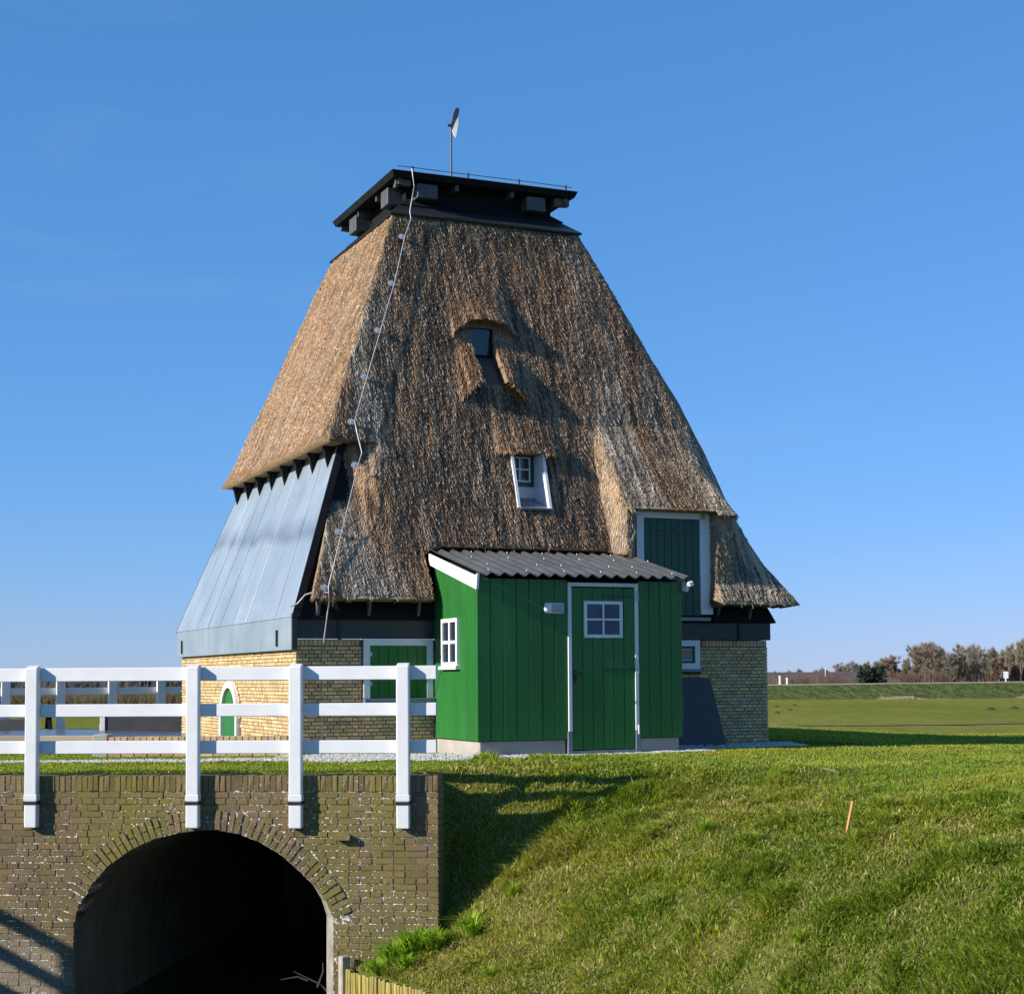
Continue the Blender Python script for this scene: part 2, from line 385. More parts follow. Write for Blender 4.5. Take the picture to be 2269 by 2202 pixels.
# ------------------------------------------------------------------ places
MC = Vector((-0.9425, 26.2011, 0.0)); MYAW = 0.40427
cM, sM = math.cos(MYAW), math.sin(MYAW)
def mill_local(x, y):
    dx, dy = x - MC.x, y - MC.y; return dx * cM + dy * sM, -dx * sM + dy * cM
def mill_world(u, v): return MC.x + u * cM - v * sM, MC.y + u * sM + v * cM
BR = Vector((-0.62, 16.4, 0.0)); BYAW = rad(-5.5)
cB, sB = math.cos(BYAW), math.sin(BYAW)
def br_local(x, y):
    dx, dy = x - BR.x, y - BR.y; return dx * cB + dy * sB, -dx * sB + dy * cB
WEND = -0.13           # right end of the headwall, bridge coordinates

def ground_z(x, y, bumps=True):
    x = np.asarray(x, float); y = np.asarray(y, float)
    d = (x + 1.6) * 0.805 + (y - 16.4) * 0.594
    pr = np.interp(d, [-1.2, -0.12, -0.1, 0.0, .79, 1.16, 1.5, 1.82, 2.2, 2.78, 3.28, 4.2, 5.6, 9], [-2.9, -2.9, -1.95, -1.88, -1.56, -1.14, -0.92, -.73, -.52, -.37, -.28, -.13, -.02, 0.0])
    bx, by = br_local(x, y)
    flat = sstep((-0.1 - bx) / 0.35) * (by > 0.12)
    pr = pr * (1 - sstep((y - 16.85 + 0.10 * np.maximum(x - 1.0, 0)) / 1.05) * (d > 0.5))
    z = pr * (1 - flat)
    # far bank of the canal on the left
    lb = np.interp(x, [-11, -9.4, -7.4, -6.9], [0, -0.02, -2.0, -2.9])
    z = np.where((by < 0.12) & (x < -4), np.maximum(lb, z), z)
    # polder level behind the mill
    z = z - 0.28 * sstep((x - 3.5) / 7) * sstep((y - 22.5) / 5) * (1 - sstep((y - 33) / 18)) - 0.78 * sstep((y - 33) / 18)
    if bumps:
        m = sstep((d + 0.1) / 0.5) * (1 - flat) * (1 - 0.85 * sstep((y - 17.2 + .25 * np.maximum(x - 1.5, 0)) / 1.5))
        z = z + m * ((fbm(x * 1.6, y * 1.6, 3, 3) - .5) * 0.18 * np.exp(-np.maximum(y - 17, 0) / 6) + (fbm(x * 4.2, y * 4.2, 9, 3) - .5) * 0.10)
        z = z + (1 - m) * (d > 0.2) * (fbm(x * 2, y * 2, 5, 3) - .5) * 0.04
    return z

# ground sheet
gx = np.unique(np.concatenate([np.linspace(-3000, -60, 24), np.linspace(-60, -9, 52), np.linspace(-9, 12, 212), np.linspace(12, 60, 49), np.linspace(60, 3000, 24)]))
gy = np.unique(np.concatenate([np.linspace(-200, 8, 14), np.linspace(8, 22, 142), np.linspace(22, 60, 77), np.linspace(60, 200, 30), np.linspace(200, 5000, 20)]))
GX, GY = np.meshgrid(gx, gy); GZ = ground_z(GX, GY)
vv = np.stack([GX, GY, GZ], -1).reshape(-1, 3); nx, ny = len(gx), len(gy)
ii = (np.arange(ny - 1)[:, None] * nx + np.arange(nx - 1)[None, :]).ravel()
gq = np.stack([ii, ii + 1, ii + nx + 1, ii + nx], -1)
gc = vv[gq].mean(1); gbx, gby = br_local(gc[:, 0], gc[:, 1]); gzr = vv[gq][:, :, 2]
tun = (gbx > -4.3) & (gbx < -0.9) & (gby > -0.3) & (gby < 0.9) & (gzr.min(1) < -0.3)      # the canal runs on under the arch
gq = gq[~tun]
link('ground', npmesh('ground', vv, [gq], mat_soil, smooth=True)).update_tag()
bpy.data.objects['ground']['kind'] = 'structure'
wm = MB(); wm.add([(-40, -30, -2.45), (12, -30, -2.45), (12, 30, -2.45), (-40, 30, -2.45)], [(0, 1, 2, 3)])
set_props(wm.obj('water', mat_water), kind='structure')
# pale sandy path along the far edge of the pasture, dark ditch line, dike with its road
def strip(name, pts, w, mat, dz=0.02):
    m = MB(); n = len(pts); vs = []
    for i, (x, y) in enumerate(pts):
        wv = w * (0.6 + 0.8 * float(vn(i * 0.7, 3.3, 4)))
        for s in (-wv, wv): vs.append((x, y + s, float(ground_z(x, y + s, False)) + dz))
    m.add(vs, [(2 * i, 2 * i + 1, 2 * i + 3, 2 * i + 2) for i in range(n - 1)])
    return set_props(m.obj(name, mat), kind='structure')
mat_path = simple('bleached_grass', (0.36, 0.31, 0.19), 0.95, 0.25, 0.25)
mat_ditch = simple('ditch_soil', (0.040, 0.036, 0.016), 0.95, 0.3, 0.8)

strip('ditch', [(10 + i * 1.0, 57.5 + 0.12 * i + 1.5 * float(vn(i * .2, 1, 2))) for i in range(30)], 0.28, mat_ditch)

def dike():
    n = 70; xs = np.linspace(-60, 190, n); base = 130 + (xs - 20) * 0.05
    vs = []; hs = 0.95 + 0.006 * np.clip(xs, 0, 80)
    prof = [(-7, 0.0), (-5, 0.12), (-1.6, 0.93), (-1.2, 1.0), (1.2, 1.0), (8, 0.0)]
    for i in range(n):
        for (dy, k) in prof:
            vs.append((xs[i], base[i] + dy, -0.80 + hs[i] * k + 0.05 * (float(vn(xs[i] * .6, dy, 8)) - .5) * (0 < k < 1)))
    m = len(prof); f = [(i * m + j, (i + 1) * m + j, (i + 1) * m + j + 1, i * m + j + 1) for i in range(n - 1) for j in range(m - 1)]
    M = Mat('dike_grass'); c = M.ramp(M.noise(0.9, 6, sc=(1, 1, 0.5), rough=0.7), [(0.3, (0.040, 0.052, 0.014)), (0.55, (0.095, 0.115, 0.028)), (0.75, (0.16, 0.155, 0.05))])
    M.base(c); M.rough(0.95); M.spec(0.1); M.bump(M.noise(2, 5), 1.0, 0.3)
    set_props(link('dike', npmesh('dike', vs, f, M.m, smooth=True)), kind='structure')
    rm = simple('dike_road', (0.34, 0.32, 0.28), 0.9, 0.15, 0.3); r = MB()
    vs = []
    for i in range(n):
        for dy in (-1.25, 1.15): vs.append((xs[i], base[i] + dy, -0.80 + hs[i] + 0.06))
    r.add(vs, [(2 * i, 2 * i + 2, 2 * i + 3, 2 * i + 1) for i in range(n - 1)])
    for i in range(n - 1):   # raised front kerb of the road
        a, b = vs[2 * i], vs[2 * i + 2]; r.add([(a[0], a[1], a[2] - .13), (b[0], b[1], b[2] - .13), b, a], [(0, 1, 2, 3)])
    set_props(r.obj('dike_road', rm), kind='structure')
dike()

# ------------------------------------------------------------------ windmill stump
mill = thing('windmill_stump', 'thatched windmill stump with black flat cap, zinc-clad left side and yellow brick base', 'windmill', MC, MYAW)
WZ = [(2.04, 3.97), (2.34, 3.78), (2.66, 3.58), (3.02, 3.41), (3.46, 3.24), (4.35, 2.96), (5.14, 2.68), (5.85, 2.39), (6.58, 2.10), (7.32, 1.80), (7.89, 1.56), (8.0, 1.52)]
_wz = np.array(WZ)
def wof(z): return np.interp(z, _wz[:, 0], _wz[:, 1])

def front_surface(u, z):
    """outward depth (positive towards the viewer) of the front thatch at u, z, and a 'cut end' mask"""
    v = wof(z).copy() if hasattr(wof(z), 'copy') else wof(z)
    v = v + 0.06 * (fbm(u * 0.8, z * 0.6, 21, 3) - .5)
    cut = np.zeros_like(v)
    # upper window: eyebrow above, cheeks beside, lip below
    du = np.abs(u + 0.40); hw = 0.50
    arc = 5.93 + 0.36 * np.sqrt(np.clip(1 - (du / hw) ** 2, 0, 1))
    h = z - arc
    amp = 0.23 * np.sqrt(np.clip(1 - (du / hw) ** 2, 0, 1))
    v = v + np.where((h >= 0) & (du < hw), amp * np.exp(-h / 0.38), 0)
    gable = (h < 0) & (z > 5.86) & (du < hw)
    cut = np.maximum(cut, gable * 1.0)
    zlow = 5.27 - 0.30 * np.clip((du - 0.19) / 0.36, 0, 1) ** 1.2
    side = 1 - sstep((du - 0.24) / 0.34)
    chk = (z < 5.98) & (z >= zlow) & (du > 0.15)
    v = v + np.where(chk, 0.23 * sstep((5.98 - z) / 0.85) * side, 0)
    # middle window lintel
    dm = np.abs(u + 0.005)
    v = v + np.where((z >= 4.21) & (dm < 0.55), 0.13 * np.exp(-(z - 4.21) / 0.30) * (1 - sstep((dm - 0.35) / 0.2)), 0)
    # dormer over the loft door
    e = 0.03 * (fbm(z * 3, u * 0 + 1.5, 31, 2) - .5)
    uL = 1.13 + e; t = np.clip((4.75 - z) / (4.75 - 3.38), 0, 1)
    rise = 0.60 * t ** 1.15
    lft = sstep((u - uL + 0.05 + 0.10 * (1 - t)) / (0.09 + 0.16 * (1 - t)))
    rgt = 1 - sstep((u - (wof(z) - 0.42)) / 0.40)
    up = np.where(z >= 3.38, rise * lft * rgt, 0)
    strip_ = (z < 3.38) & (((u > uL - 0.05) & (u < 1.34)) | ((u > 2.60) & (u < 2.96)))
    lo = np.where(strip_, np.maximum(3.84 - 0.05 * (3.38 - z) - v, 0) * sstep((u - uL + 0.05) / 0.09) * (1 - sstep((u - 2.88) / 0.08)), 0)
    v = v + up + lo
    cut = np.maximum(cut, np.where((lo > 0.02), 1.0, 0))
    cheek = (up + lo > 0.0) & (u > uL - 0.09) & (u < uL + 0.045) & (z < 4.6)
    cut = np.maximum(cut, cheek * 0.9)
    # lower part set back beside the zinc cladding, under the hood corner
    rec = np.where(z < 4.27, 0.31 * (1 - sstep((u + 2.80) / 0.62)) * sstep((z - 2.5) / 1.3), 0)
    v = v - rec
    return v, cut
def front_hole(u, z):
    ho = (u > 1.305) & (u < 2.62) & (z < 3.385)
    ho |= (u > -1.80) & (u < 1.30) & (z < 2.80 - 0.10 * np.clip((np.abs(u + 0.25) - 1.2) / 0.3, 0, 1) ** 2)
    ho |= (u > -0.60) & (u < -0.225) & (z > 5.26) & (z < 6.17)
    ho |= (u > -0.265) & (u < 0.235) & (z > 3.42) & (z < 4.225)
    ho |= (u > 2.55) & (u < 2.70) & (z < 2.9) & (u < 2.62)
    return ho

def patch_colour(a, z, seed, golden):
    """weathered reed colours (a along the face)"""
    wob = 0.25 * fbm(a * 0.7, z * 0.8, seed + 3, 2)
    p1 = fbm((a + wob) * 1.3, z * 0.30, seed, 4); p2 = fbm((a + wob * .4) * 7.0, z * 0.45, seed + 5, 3); p3 = fbm(a * 20, z * 1.4, seed + 9, 2)
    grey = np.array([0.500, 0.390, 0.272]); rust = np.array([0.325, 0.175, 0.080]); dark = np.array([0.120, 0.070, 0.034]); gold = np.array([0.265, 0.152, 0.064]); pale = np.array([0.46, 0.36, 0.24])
    k1 = sstep((p1 - 0.40 - (0 if golden else 0.075) * np.clip(a - 0.3, -2, 2)) / 0.20)[..., None]; k2 = sstep((p2 - 0.46) / 0.16)[..., None]; k3 = sstep((p3 - 0.52) / 0.2)[..., None]  # front bias paints in its sheen over the weathering: rusty left, paler right
    if golden:
        c = gold * (1 - 0.6 * k1) + 0.6 * k1 * rust * 1.0
        c = c * (1 - 0.5 * k2) + 0.5 * k2 * dark * 1.3; return c * (1 - 0.3 * k3) + 0.3 * k3 * pale
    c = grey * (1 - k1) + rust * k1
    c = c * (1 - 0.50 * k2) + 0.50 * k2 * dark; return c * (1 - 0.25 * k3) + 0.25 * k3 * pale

def thatch_grid(name, A, Z, D, valid, conv, colour, inner=0.30, cutmask=None, cutcol=(0.34, 0.245, 0.145)):
    """A,Z,D 2-D arrays; valid marks cells; conv(a,d,z)->xyz local; gives a slab with cut edges"""
    n0, n1 = A.shape; base = n0 * n1
    P = np.stack(conv(A, D, Z), -1).reshape(-1, 3)
    Q = np.stack(conv(A * 0.985, D - inner, Z - 0.02), -1).reshape(-1, 3)
    idx = (np.arange(n0 - 1)[:, None] * n1 + np.arange(n1 - 1)[None, :])
    vi = idx[valid]
    f = np.stack([vi, vi + 1, vi + n1 + 1, vi + n1], -1)
    cc = colour.reshape(-1, 3)[vi].copy()
    if cutmask is not None:
        k = cutmask[:-1, :-1][valid][:, None]; cc = cc * (1 - k) + np.array(cutcol) * k * (0.85 + 0.3 * RNG.random((len(cc), 1)))
    # boundary edges
    e = np.concatenate([f[:, [0, 1]], f[:, [1, 2]], f[:, [2, 3]], f[:, [3, 0]]])
    key = np.sort(e, 1); kk = key[:, 0].astype(np.int64) * base + key[:, 1]
    u, inv, cnt = np.unique(kk, return_inverse=True, return_counts=True)
    be = e[cnt[inv] == 1]
    sf = np.stack([be[:, 1], be[:, 0], be[:, 0] + base, be[:, 1] + base], -1)
    sc = np.array(cutcol)[None, :] * (0.75 + 0.5 * RNG.random((len(sf), 1)))
    bf = np.stack([vi + base, vi + n1 + base, vi + n1 + 1 + base, vi + 1 + base], -1)
    bc = np.tile(np.array([[0.05, 0.035, 0.02]]), (len(bf), 1))
    me = npmesh(name, np.concatenate([P, Q]), [np.concatenate([f, sf, bf])], mat_thatch, np.concatenate([cc, sc, bc]))
    return P.reshape(n0, n1, 3), me

def reed_tips(name, P, valid, colour, density, parent, length=0.10, skipmask=None, seed=1, joined=None, axis=0, soft=1.0):
    """thousands of loose reed ends lying down the slope, one joined part"""
    rg = np.random.default_rng(seed)
    a = P[:-1, :-1][valid]; b = P[:-1, 1:][valid]; c = P[1:, :-1][valid]
    col = colour[:-1, :-1][valid]
    n = np.cross(b - a, c - a); area = np.linalg.norm(n, axis=1); n = n / np.maximum(area, 1e-9)[:, None]
    n = np.where((n[:, 2:3] < -0.3), -n, n)
    pr = area * (area < 0.004)
    er = valid.copy()
    for k_ in range(1, 6): er[k_:] &= valid[:-k_]; er[:k_] = False
    if joined is not None: er[:5] = joined[:5] & valid[:5]
    pr = pr * (0.004 + 0.996 * er[valid])
    if skipmask is not None: pr = pr * (1 - skipmask[:-1, :-1][valid] * 0.85)
    N = int(density * area.sum()); pick = rg.choice(len(a), N, p=pr / pr.sum())
    r1, r2 = rg.random((2, N, 1)); p = a[pick] + (b - a)[pick] * r1 + (c - a)[pick] * r2
    nn_ = n[pick]; dn = np.array([0, 0, -1.0]) - nn_ * (-nn_[:, 2:3]); dn /= np.maximum(np.linalg.norm(dn, axis=1), 1e-6)[:, None]
    sd_ = np.cross(nn_, dn)
    L = length * (0.45 + 1.0 * rg.random((N, 1))); wd = 0.0022 + 0.0024 * rg.random((N, 1))
    lift = 0.005 + 0.013 * rg.random((N, 1)) ** 1.5; sl = (rg.random((N, 1)) - .5) * 0.08
    tip = p + dn * L + nn_ * lift + sd_ * L * sl
    nn_ = nn_ + sd_ * 0
    bk = p - nn_ * 0.004
    V = np.stack([bk - sd_ * wd, bk + nn_ * (wd * 1.4 + 0.002), bk + sd_ * wd, tip - sd_ * wd, tip + nn_ * wd * 1.2, tip + sd_ * wd], 1).reshape(-1, 3)
    o = np.arange(N)[:, None] * 6
    F = np.concatenate([o + np.array([0, 1, 4, 3]), o + np.array([1, 2, 5, 4])])
    ax = p[:, axis]; sk_ = fbm(ax * 30, p[:, 2] * 3.2, seed + 200, 2); sk2 = fbm(ax * 11, p[:, 2] * 1.1, seed + 210, 2)
    cc = col[pick] * (0.72 + 0.5 * rg.random((N, 1))) * (1 - soft + soft * (0.42 + 1.10 * sstep((sk_ - .30) / .40) * (.78 + .42 * sstep((sk2 - .3) / .4))))[:, None]
    pl = rg.random((N, 1)) < 0.10; cc = np.where(pl, np.array([[0.60, 0.50, 0.37]]) * (0.75 + 0.4 * rg.random((N, 1))), cc)
    me = npmesh(name, V, [F], mat_reed, np.concatenate([cc, cc]))
    return set_props(link(name, me, parent), kind='stuff')

STEP = 0.021
def build_front():
    parts = []
    for (z0, z1, which) in ((2.02, 4.27, 'lo'), (4.27, 7.93, 'hi')):
        zs = np.linspace(z0, z1, int((z1 - z0) / STEP) + 1); nu = int(6.6 / STEP)
        t = np.linspace(0, 1, nu)
        Z = np.repeat(zs[:, None], nu, 1)
        wr = wof(zs) + 0.015 * (vn(zs * 9, zs * 0, 6) - .5)
        ul = -(wof(zs)) if which == 'hi' else -2.66 - (4.21 - zs) * 0.384
        U = ul[:, None] + (wr - ul)[:, None] * t[None, :]
        D, cut = front_surface(U, Z)
        D = D + 0.022 * (fbm(U * 16, Z * 2.5, 41, 3) - .5) + 0.006 * (RNG.random(D.shape) - .5)
        # soft rounding at the two hips
        if which == 'hi': D = D - 0.015 * np.exp(-(U - ul[:, None]) / 0.03)
        D = D - 0.05 * np.exp(-(wr[:, None] - U) / 0.07)
        uc = (U[:-1, :-1] + U[1:, 1:]) / 2; zc = (Z[:-1, :-1] + Z[1:, 1:]) / 2
        valid = ~front_hole(uc, zc)
        if which == 'lo':
            j = 0.02 * (vn(uc * 22, zc * 0, 3) - .5); valid &= zc > (2.035 + j)
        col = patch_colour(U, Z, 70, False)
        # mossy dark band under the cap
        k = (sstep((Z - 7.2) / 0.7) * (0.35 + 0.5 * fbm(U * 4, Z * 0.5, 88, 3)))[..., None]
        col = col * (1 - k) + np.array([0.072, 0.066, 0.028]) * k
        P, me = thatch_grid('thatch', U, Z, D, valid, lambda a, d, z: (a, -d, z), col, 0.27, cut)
        o = link('thatch', me, mill)
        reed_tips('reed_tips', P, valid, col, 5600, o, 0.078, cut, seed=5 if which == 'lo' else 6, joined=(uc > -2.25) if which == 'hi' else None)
build_front()

def build_side(face, zlo, tips, golden):
    zs = np.linspace(zlo, 7.93, int((7.93 - zlo) / (0.03 if face == 'left' else 0.06))); nu = 190 if face == 'left' else 90
    t = np.linspace(-1, 1 if face != 'back' else .84, nu); Z = np.repeat(zs[:, None], nu, 1)
    w = wof(zs); A = w[:, None] * t[None, :]
    D = np.repeat(w[:, None], nu, 1) + 0.05 * (fbm(A * 0.8, Z * 0.6, 51 + len(face), 3) - .5) + 0.03 * (fbm(A * 14, Z * 3, 52, 3) - .5)
    if face == 'left': D = D + 0.10 * np.exp(-(Z - zlo) / 0.22)
    D = D - 0.015 * np.exp(-(w[:, None] - np.abs(A)) / 0.03)
    valid = np.ones((len(zs) - 1, nu - 1), bool); col = patch_colour(A, Z, 90 + len(face), golden)
    conv = {'left': lambda a, d, z: (-d, -a, z), 'right': lambda a, d, z: (d, a, z), 'back': lambda a, d, z: (-a, d, z)}[face]
    P, me = thatch_grid('thatch', A, Z, D, valid, conv, col, 0.30)
    o = link('thatch', me, mill)
    if tips: reed_tips('reed_tips', P, valid, col, tips, o, 0.07, seed=len(face), axis=1, soft=.4)
build_side('left', 4.24, 3400, True); build_side('right', 2.04, 300, False); build_side('back', 2.04, 0, False)

# brick base ---------------------------------------------------------------
def brick_variants(name, L, D, H, mat, cols, n, jit=0.05, bev=0.004):
    out = []
    for i in range(n):
        c = cols[i % len(cols)]; k = random.uniform(0.82, 1.15); m = MB()
        m.box((0, 0, 0), (L * random.uniform(0.985, 1.0), D, H * random.uniform(0.97, 1.0)))
        me = m.mesh(name, mat, bevel=bev)
        at = me.attributes.new('col', 'FLOAT_COLOR', 'FACE')
        cc = [min(1, x * k) for x in c]
        for d in at.data: d.color = (*cc, 1)
        out.append(me)
    return out
YC = [(0.64, 0.465, 0.24), (0.60, 0.43, 0.22), (0.55, 0.38, 0.185), (0.66, 0.50, 0.28), (0.51, 0.34, 0.16), (0.61, 0.455, 0.25)]
wall = MB(); wall.b2((-3.588, -3.588, -0.3), (3.588, 3.588, 1.52)); wall_o = wall.obj('brick_wall', mat_mortar, mill)
CP = 0.0495; HB = 0.040
def brick_rects_front():
    """(u0,u1,z0,z1) on the front"""
    out = []
    holes = [(-2.70, -1.68, 0.64, 1.53), (1.9, 2.47, 1.06, 1.53)]
    for r in range(29):
        z0 = r * CP; p = 0.0855 if r % 2 else 0.171
        off = 0.0 if r % 2 else (0.043 if (r // 2) % 2 else 0.128)
        u = -3.6 - off
        while u < 3.6:
            a, b = max(u + 0.005, -3.6), min(u + p - 0.005, 3.6)
            u += p
            if b - a < 0.03 or (a > -1.68 and b < 1.27): continue
            if any(a < h[1] and b > h[0] and z0 + HB > h[2] and z0 < h[3] for h in holes):
                for h in holes:
                    if a < h[1] and b > h[0] and z0 + HB > h[2] and z0 < h[3]:
                        if a < h[0] - 0.03: b = h[0] - 0.004
                        elif b > h[1] + 0.03: a = h[1] + 0.004
                        else: a = b
                if b - a < 0.03: continue
            out.append((a, b, z0, z0 + HB))
    u = -3.6
    while u < 3.6:
        if (u < -2.75 or 2.48 < u < 3.545 or (1.3 < u < 1.9)): out.append((u + 0.004, u + 0.054, 1.438, 1.526))
        u += 0.058
    return out
rects = brick_rects_front()
rects.sort(key=lambda r: -((r[1] - r[0]) * (r[3] - r[2])) + (0.5 if 1.27 < r[0] < 2.5 and r[2] < 1.0 else 0) + 0.0001 * r[0])
yv = brick_variants('brick', 1, 1, 1, mat_ybrick, YC, 14, bev=0.0)
yv = []
def unit_brick(mat, c):
    m = MB(); m.box((0, 0, 0), (1, 1, 1)); m.v = [tuple(q * (1 - random.uniform(0, .06)) for q in v) for v in m.v]; me = m.mesh('brick', mat)
    at = me.attributes.new('col', 'FLOAT_COLOR', 'FACE')
    for d in at.data: d.color = (*c, 1)
    return me
YV = [unit_brick(mat_ybrick, tuple(x * random.uniform(0.8, 1.15) for x in c)) for c in YC * 3]
for (a, b, z0, z1) in rects[:300]:
    o = link('brick', random.choice(YV), wall_o); pd = random.uniform(0.010, 0.015)
    o.location = ((a + b) / 2, -3.588 - pd + 0.02, (z0 + z1) / 2); o.scale = (b - a, 0.04, z1 - z0)
st = MB()
def ycol():
    c = random.choice(YC); k = random.uniform(0.8, 1.15); return tuple(x * k for x in c)
for (a, b, z0, z1) in rects[300:]: st.box(((a + b) / 2, -3.588 - random.uniform(0.010, 0.015) + 0.02, (z0 + z1) / 2), (b - a, 0.04, z1 - z0), col=ycol())
for face in (0, 1):            # left wall (seen) and right wall
    for r in range(29):
        p = 0.0855 if r % 2 else 0.171; off = 0.0 if r % 2 else (0.043 if (r // 2) % 2 else 0.128)
        if face == 1 and r % 2: p = 0.171
        v = -3.6 - off; z0 = r * CP
        while v < 3.6:
            a, b = max(v + 0.005, -3.6), min(v + p - 0.005, 3.6); v += p
            if b - a < 0.03: continue
            if face == 0 and -0.60 < (a + b) / 2 < 0.60 and (r * CP < 0.48 + 0.52 * math.sqrt(max(0, 1 - ((a + b) / 1.2) ** 2))): continue
            x = -3.588 - random.uniform(.010, .015) + 0.02 if face == 0 else 3.588 + 0.012 - 0.02
            st.box((x, (a + b) / 2, z0 + HB / 2), (0.04, b - a, HB), col=ycol())
o = st.obj('brickwork', mat_ybrick, wall_o, col=True); o['kind'] = 'stuff'
# arched brick ring over the little side door
for k in range(15):
    t = math.pi * (k + 0.5) / 15; o = link('arch_brick', random.choice(YV), mill)
    o.location = (-3.592, 0.56 * math.cos(t), 0.42 + 0.56 * math.sin(t)); o.rotation_euler = (t, 0, 0); o.scale = (0.04, 0.10, 0.10)

# black board band, zinc apron, cladding under the thatch -----------------------
m = MB(); m.b2((-3.60, -3.635, 1.532), (3.64, -3.55, 1.79)); m.obj('band_board', mat_blackboard, mill, 0.006)
m = MB(); m.b2((3.55, -3.548, 1.532), (3.64, 3.6, 1.79)); m.obj('band_board', mat_blackboard, mill, 0.006)
def clad(pts, mat, name, t=0.03):
    return MB().slab(pts, t).obj(name, mat, mill)
def fcl(u, z): k_ = (z - 1.793) / (4.25 - 1.793); return (u, -3.69 + k_ * 0.995, z)
clad([fcl(-3.66, 1.793), fcl(3.70, 1.793), fcl(3.06, 3.36), fcl(-3.03, 3.36)], mat_black, 'cladding')
clad([fcl(-3.03, 3.362), fcl(-0.30, 3.362), fcl(-0.30, 4.25), fcl(-2.69, 4.25)], mat_black, 'cladding')
clad([fcl(0.26, 3.362), fcl(3.06, 3.362), fcl(2.70, 4.25), fcl(0.26, 4.25)], mat_black, 'cladding')
clad([(3.70, -3.70, 1.79), (3.70, 3.70, 1.79), (2.70, 2.70, 4.25), (2.70, -2.70, 4.25)], mat_black, 'cladding')
clad([(3.6, 3.66, 1.79), (-3.6, 3.66, 1.79), (-2.66, 2.68, 4.25), (2.66, 2.68, 4.25)], mat_black, 'cladding')
# zinc sheets with standing seams
def zl(v, f):   # f 0 bottom .. 1 top
    w = 3.685 + (2.705 - 3.685) * f; return (-w, v * w, 1.815 + (4.42 - 1.815) * f)
ns = 9
for i in range(ns):
    a = -1 + 2 * i / ns; b = -1 + 2 * (i + 1) / ns; j = random.uniform(-0.0008, 0.0008)
    q = [Vector(zl(b, 0)), Vector(zl(a, 0)), Vector(zl(a, 1)), Vector(zl(b, 1))]
    q = [p + Vector((j, 0, 0)) for p in q]
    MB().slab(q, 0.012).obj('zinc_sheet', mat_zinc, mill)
for i in range(1, ns):
    a = -1 + 2 * i / ns
    MB().tube([Vector(zl(a, 0.005)) + Vector((-0.004, 0, 0)), Vector(zl(a, 0.995)) + Vector((-0.003, 0, 0))], 0.0045, 5).obj('seam', mat_zinc, mill)
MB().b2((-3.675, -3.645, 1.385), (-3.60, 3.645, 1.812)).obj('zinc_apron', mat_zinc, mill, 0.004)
m = MB()
for s in (1,): m.slab([Vector(zl(-1, 0)) + Vector((0.0, -0.03, 0)), Vector(zl(-1, 0)) + Vector((0.10, -0.03, 0)), Vector(zl(-1, 1)) + Vector((0.10, -0.03, 0)), Vector(zl(-1, 1)) + Vector((0, -0.03, 0))], 0.03)
m.obj('edge_board', mat_black, mill)
m = MB(); m.slab([Vector(zl(1, 0)) + Vector((0.0, 0.03, 0)), Vector(zl(1, 1)) + Vector((0, 0.03, 0)), Vector(zl(1, 1)) + Vector((0.1, 0.03, 0)), Vector(zl(1, 0)) + Vector((0.10, 0.03, 0))], 0.03); m.obj('edge_board', mat_black, mill)
MB().b2((-3.68, -3.69, 1.39), (-3.605, -3.648, 1.86)).obj('corner_strip', mat_blackboard, mill, 0.004)
# wedge brackets under the hood
for i in range(8):
    v = -0.93 + 1.84 * i / 7; w = 2.86
    a = Vector((-2.78, v * w - 0.035, 4.26)); m = MB()
    m.hexa([(-2.84, v * w - .016, 3.97), (-2.89, v * w - .016, 3.93), (-2.89, v * w + .016, 3.93), (-2.84, v * w + .016, 3.97), (-2.62, v * w - .045, 4.30), (-2.96, v * w - .045, 4.25), (-2.96, v * w + .045, 4.25), (-2.62, v * w + .045, 4.30)])
    m.obj('hood_bracket', mat_black, mill)
# small pale brackets under the eaves
for u in (-3.32, -2.62, -1.92, 2.72, 3.26):
    MB().hexa([(u - .02, -3.67, 1.83), (u + .02, -3.67, 1.83), (u + .02, -3.60, 1.83), (u - .02, -3.60, 1.83), (u - .02, -3.74, 2.02), (u + .02, -3.74, 2.02), (u + .02, -3.58, 2.02), (u - .02, -3.58, 2.02)]).obj('eave_bracket', mat_bracket, mill)
for u in (-3.02, 3.10):   # wall anchors on the band board
    MB().b2((u - .022, -3.66, 1.52), (u + .022, -3.638, 1.80)).obj('wall_anchor', mat_iron, mill)
for v in (-2.95, 3.2):
    MB().b2((-3.70, v - .02, 1.44), (-3.678, v + .02, 1.66)).obj('wall_anchor', mat_iron, mill)

# cap -----------------------------------------------------------------------
cap = MB()
h0, h1 = 1.30, 1.585
def ring(h, z): return [(-h, -h, z), (h, -h, z), (h, h, z), (-h, h, z)]
sk = MB()
for k, (A_, B_) in enumerate([(0, 1), (1, 2), (2, 3), (3, 0)]):
    lo, hi = ring(1.585, 7.955), ring(1.24, 8.235)
    MB().slab([lo[A_], lo[B_], hi[B_], hi[A_]], 0.035).obj('skirt_board', mat_blackboard, mill)
    lo2, hi2 = ring(1.36, 8.165), ring(1.20, 8.30)
    MB().slab([lo2[A_], lo2[B_], hi2[B_], hi2[A_]], 0.02).obj('skirt_board', mat_black, mill)
MB().b2((-1.21, -1.21, 7.6), (1.21, 1.21, 8.52)).obj('cap_box', mat_black, mill)
roof = MB(); roof.hexa(ring(1.50, 8.535) + ring(1.54, 8.625)); roof_o = roof.obj('cap_roof', mat_black, mill)
mat_bluefelt = simple('roof_felt', (0.05, 0.055, 0.06), 0.35, 0.2, 2)
MB().hexa(ring(1.53, 8.627) + ring(1.50, 8.645)).obj('roof_sheet', mat_galv, roof_o)
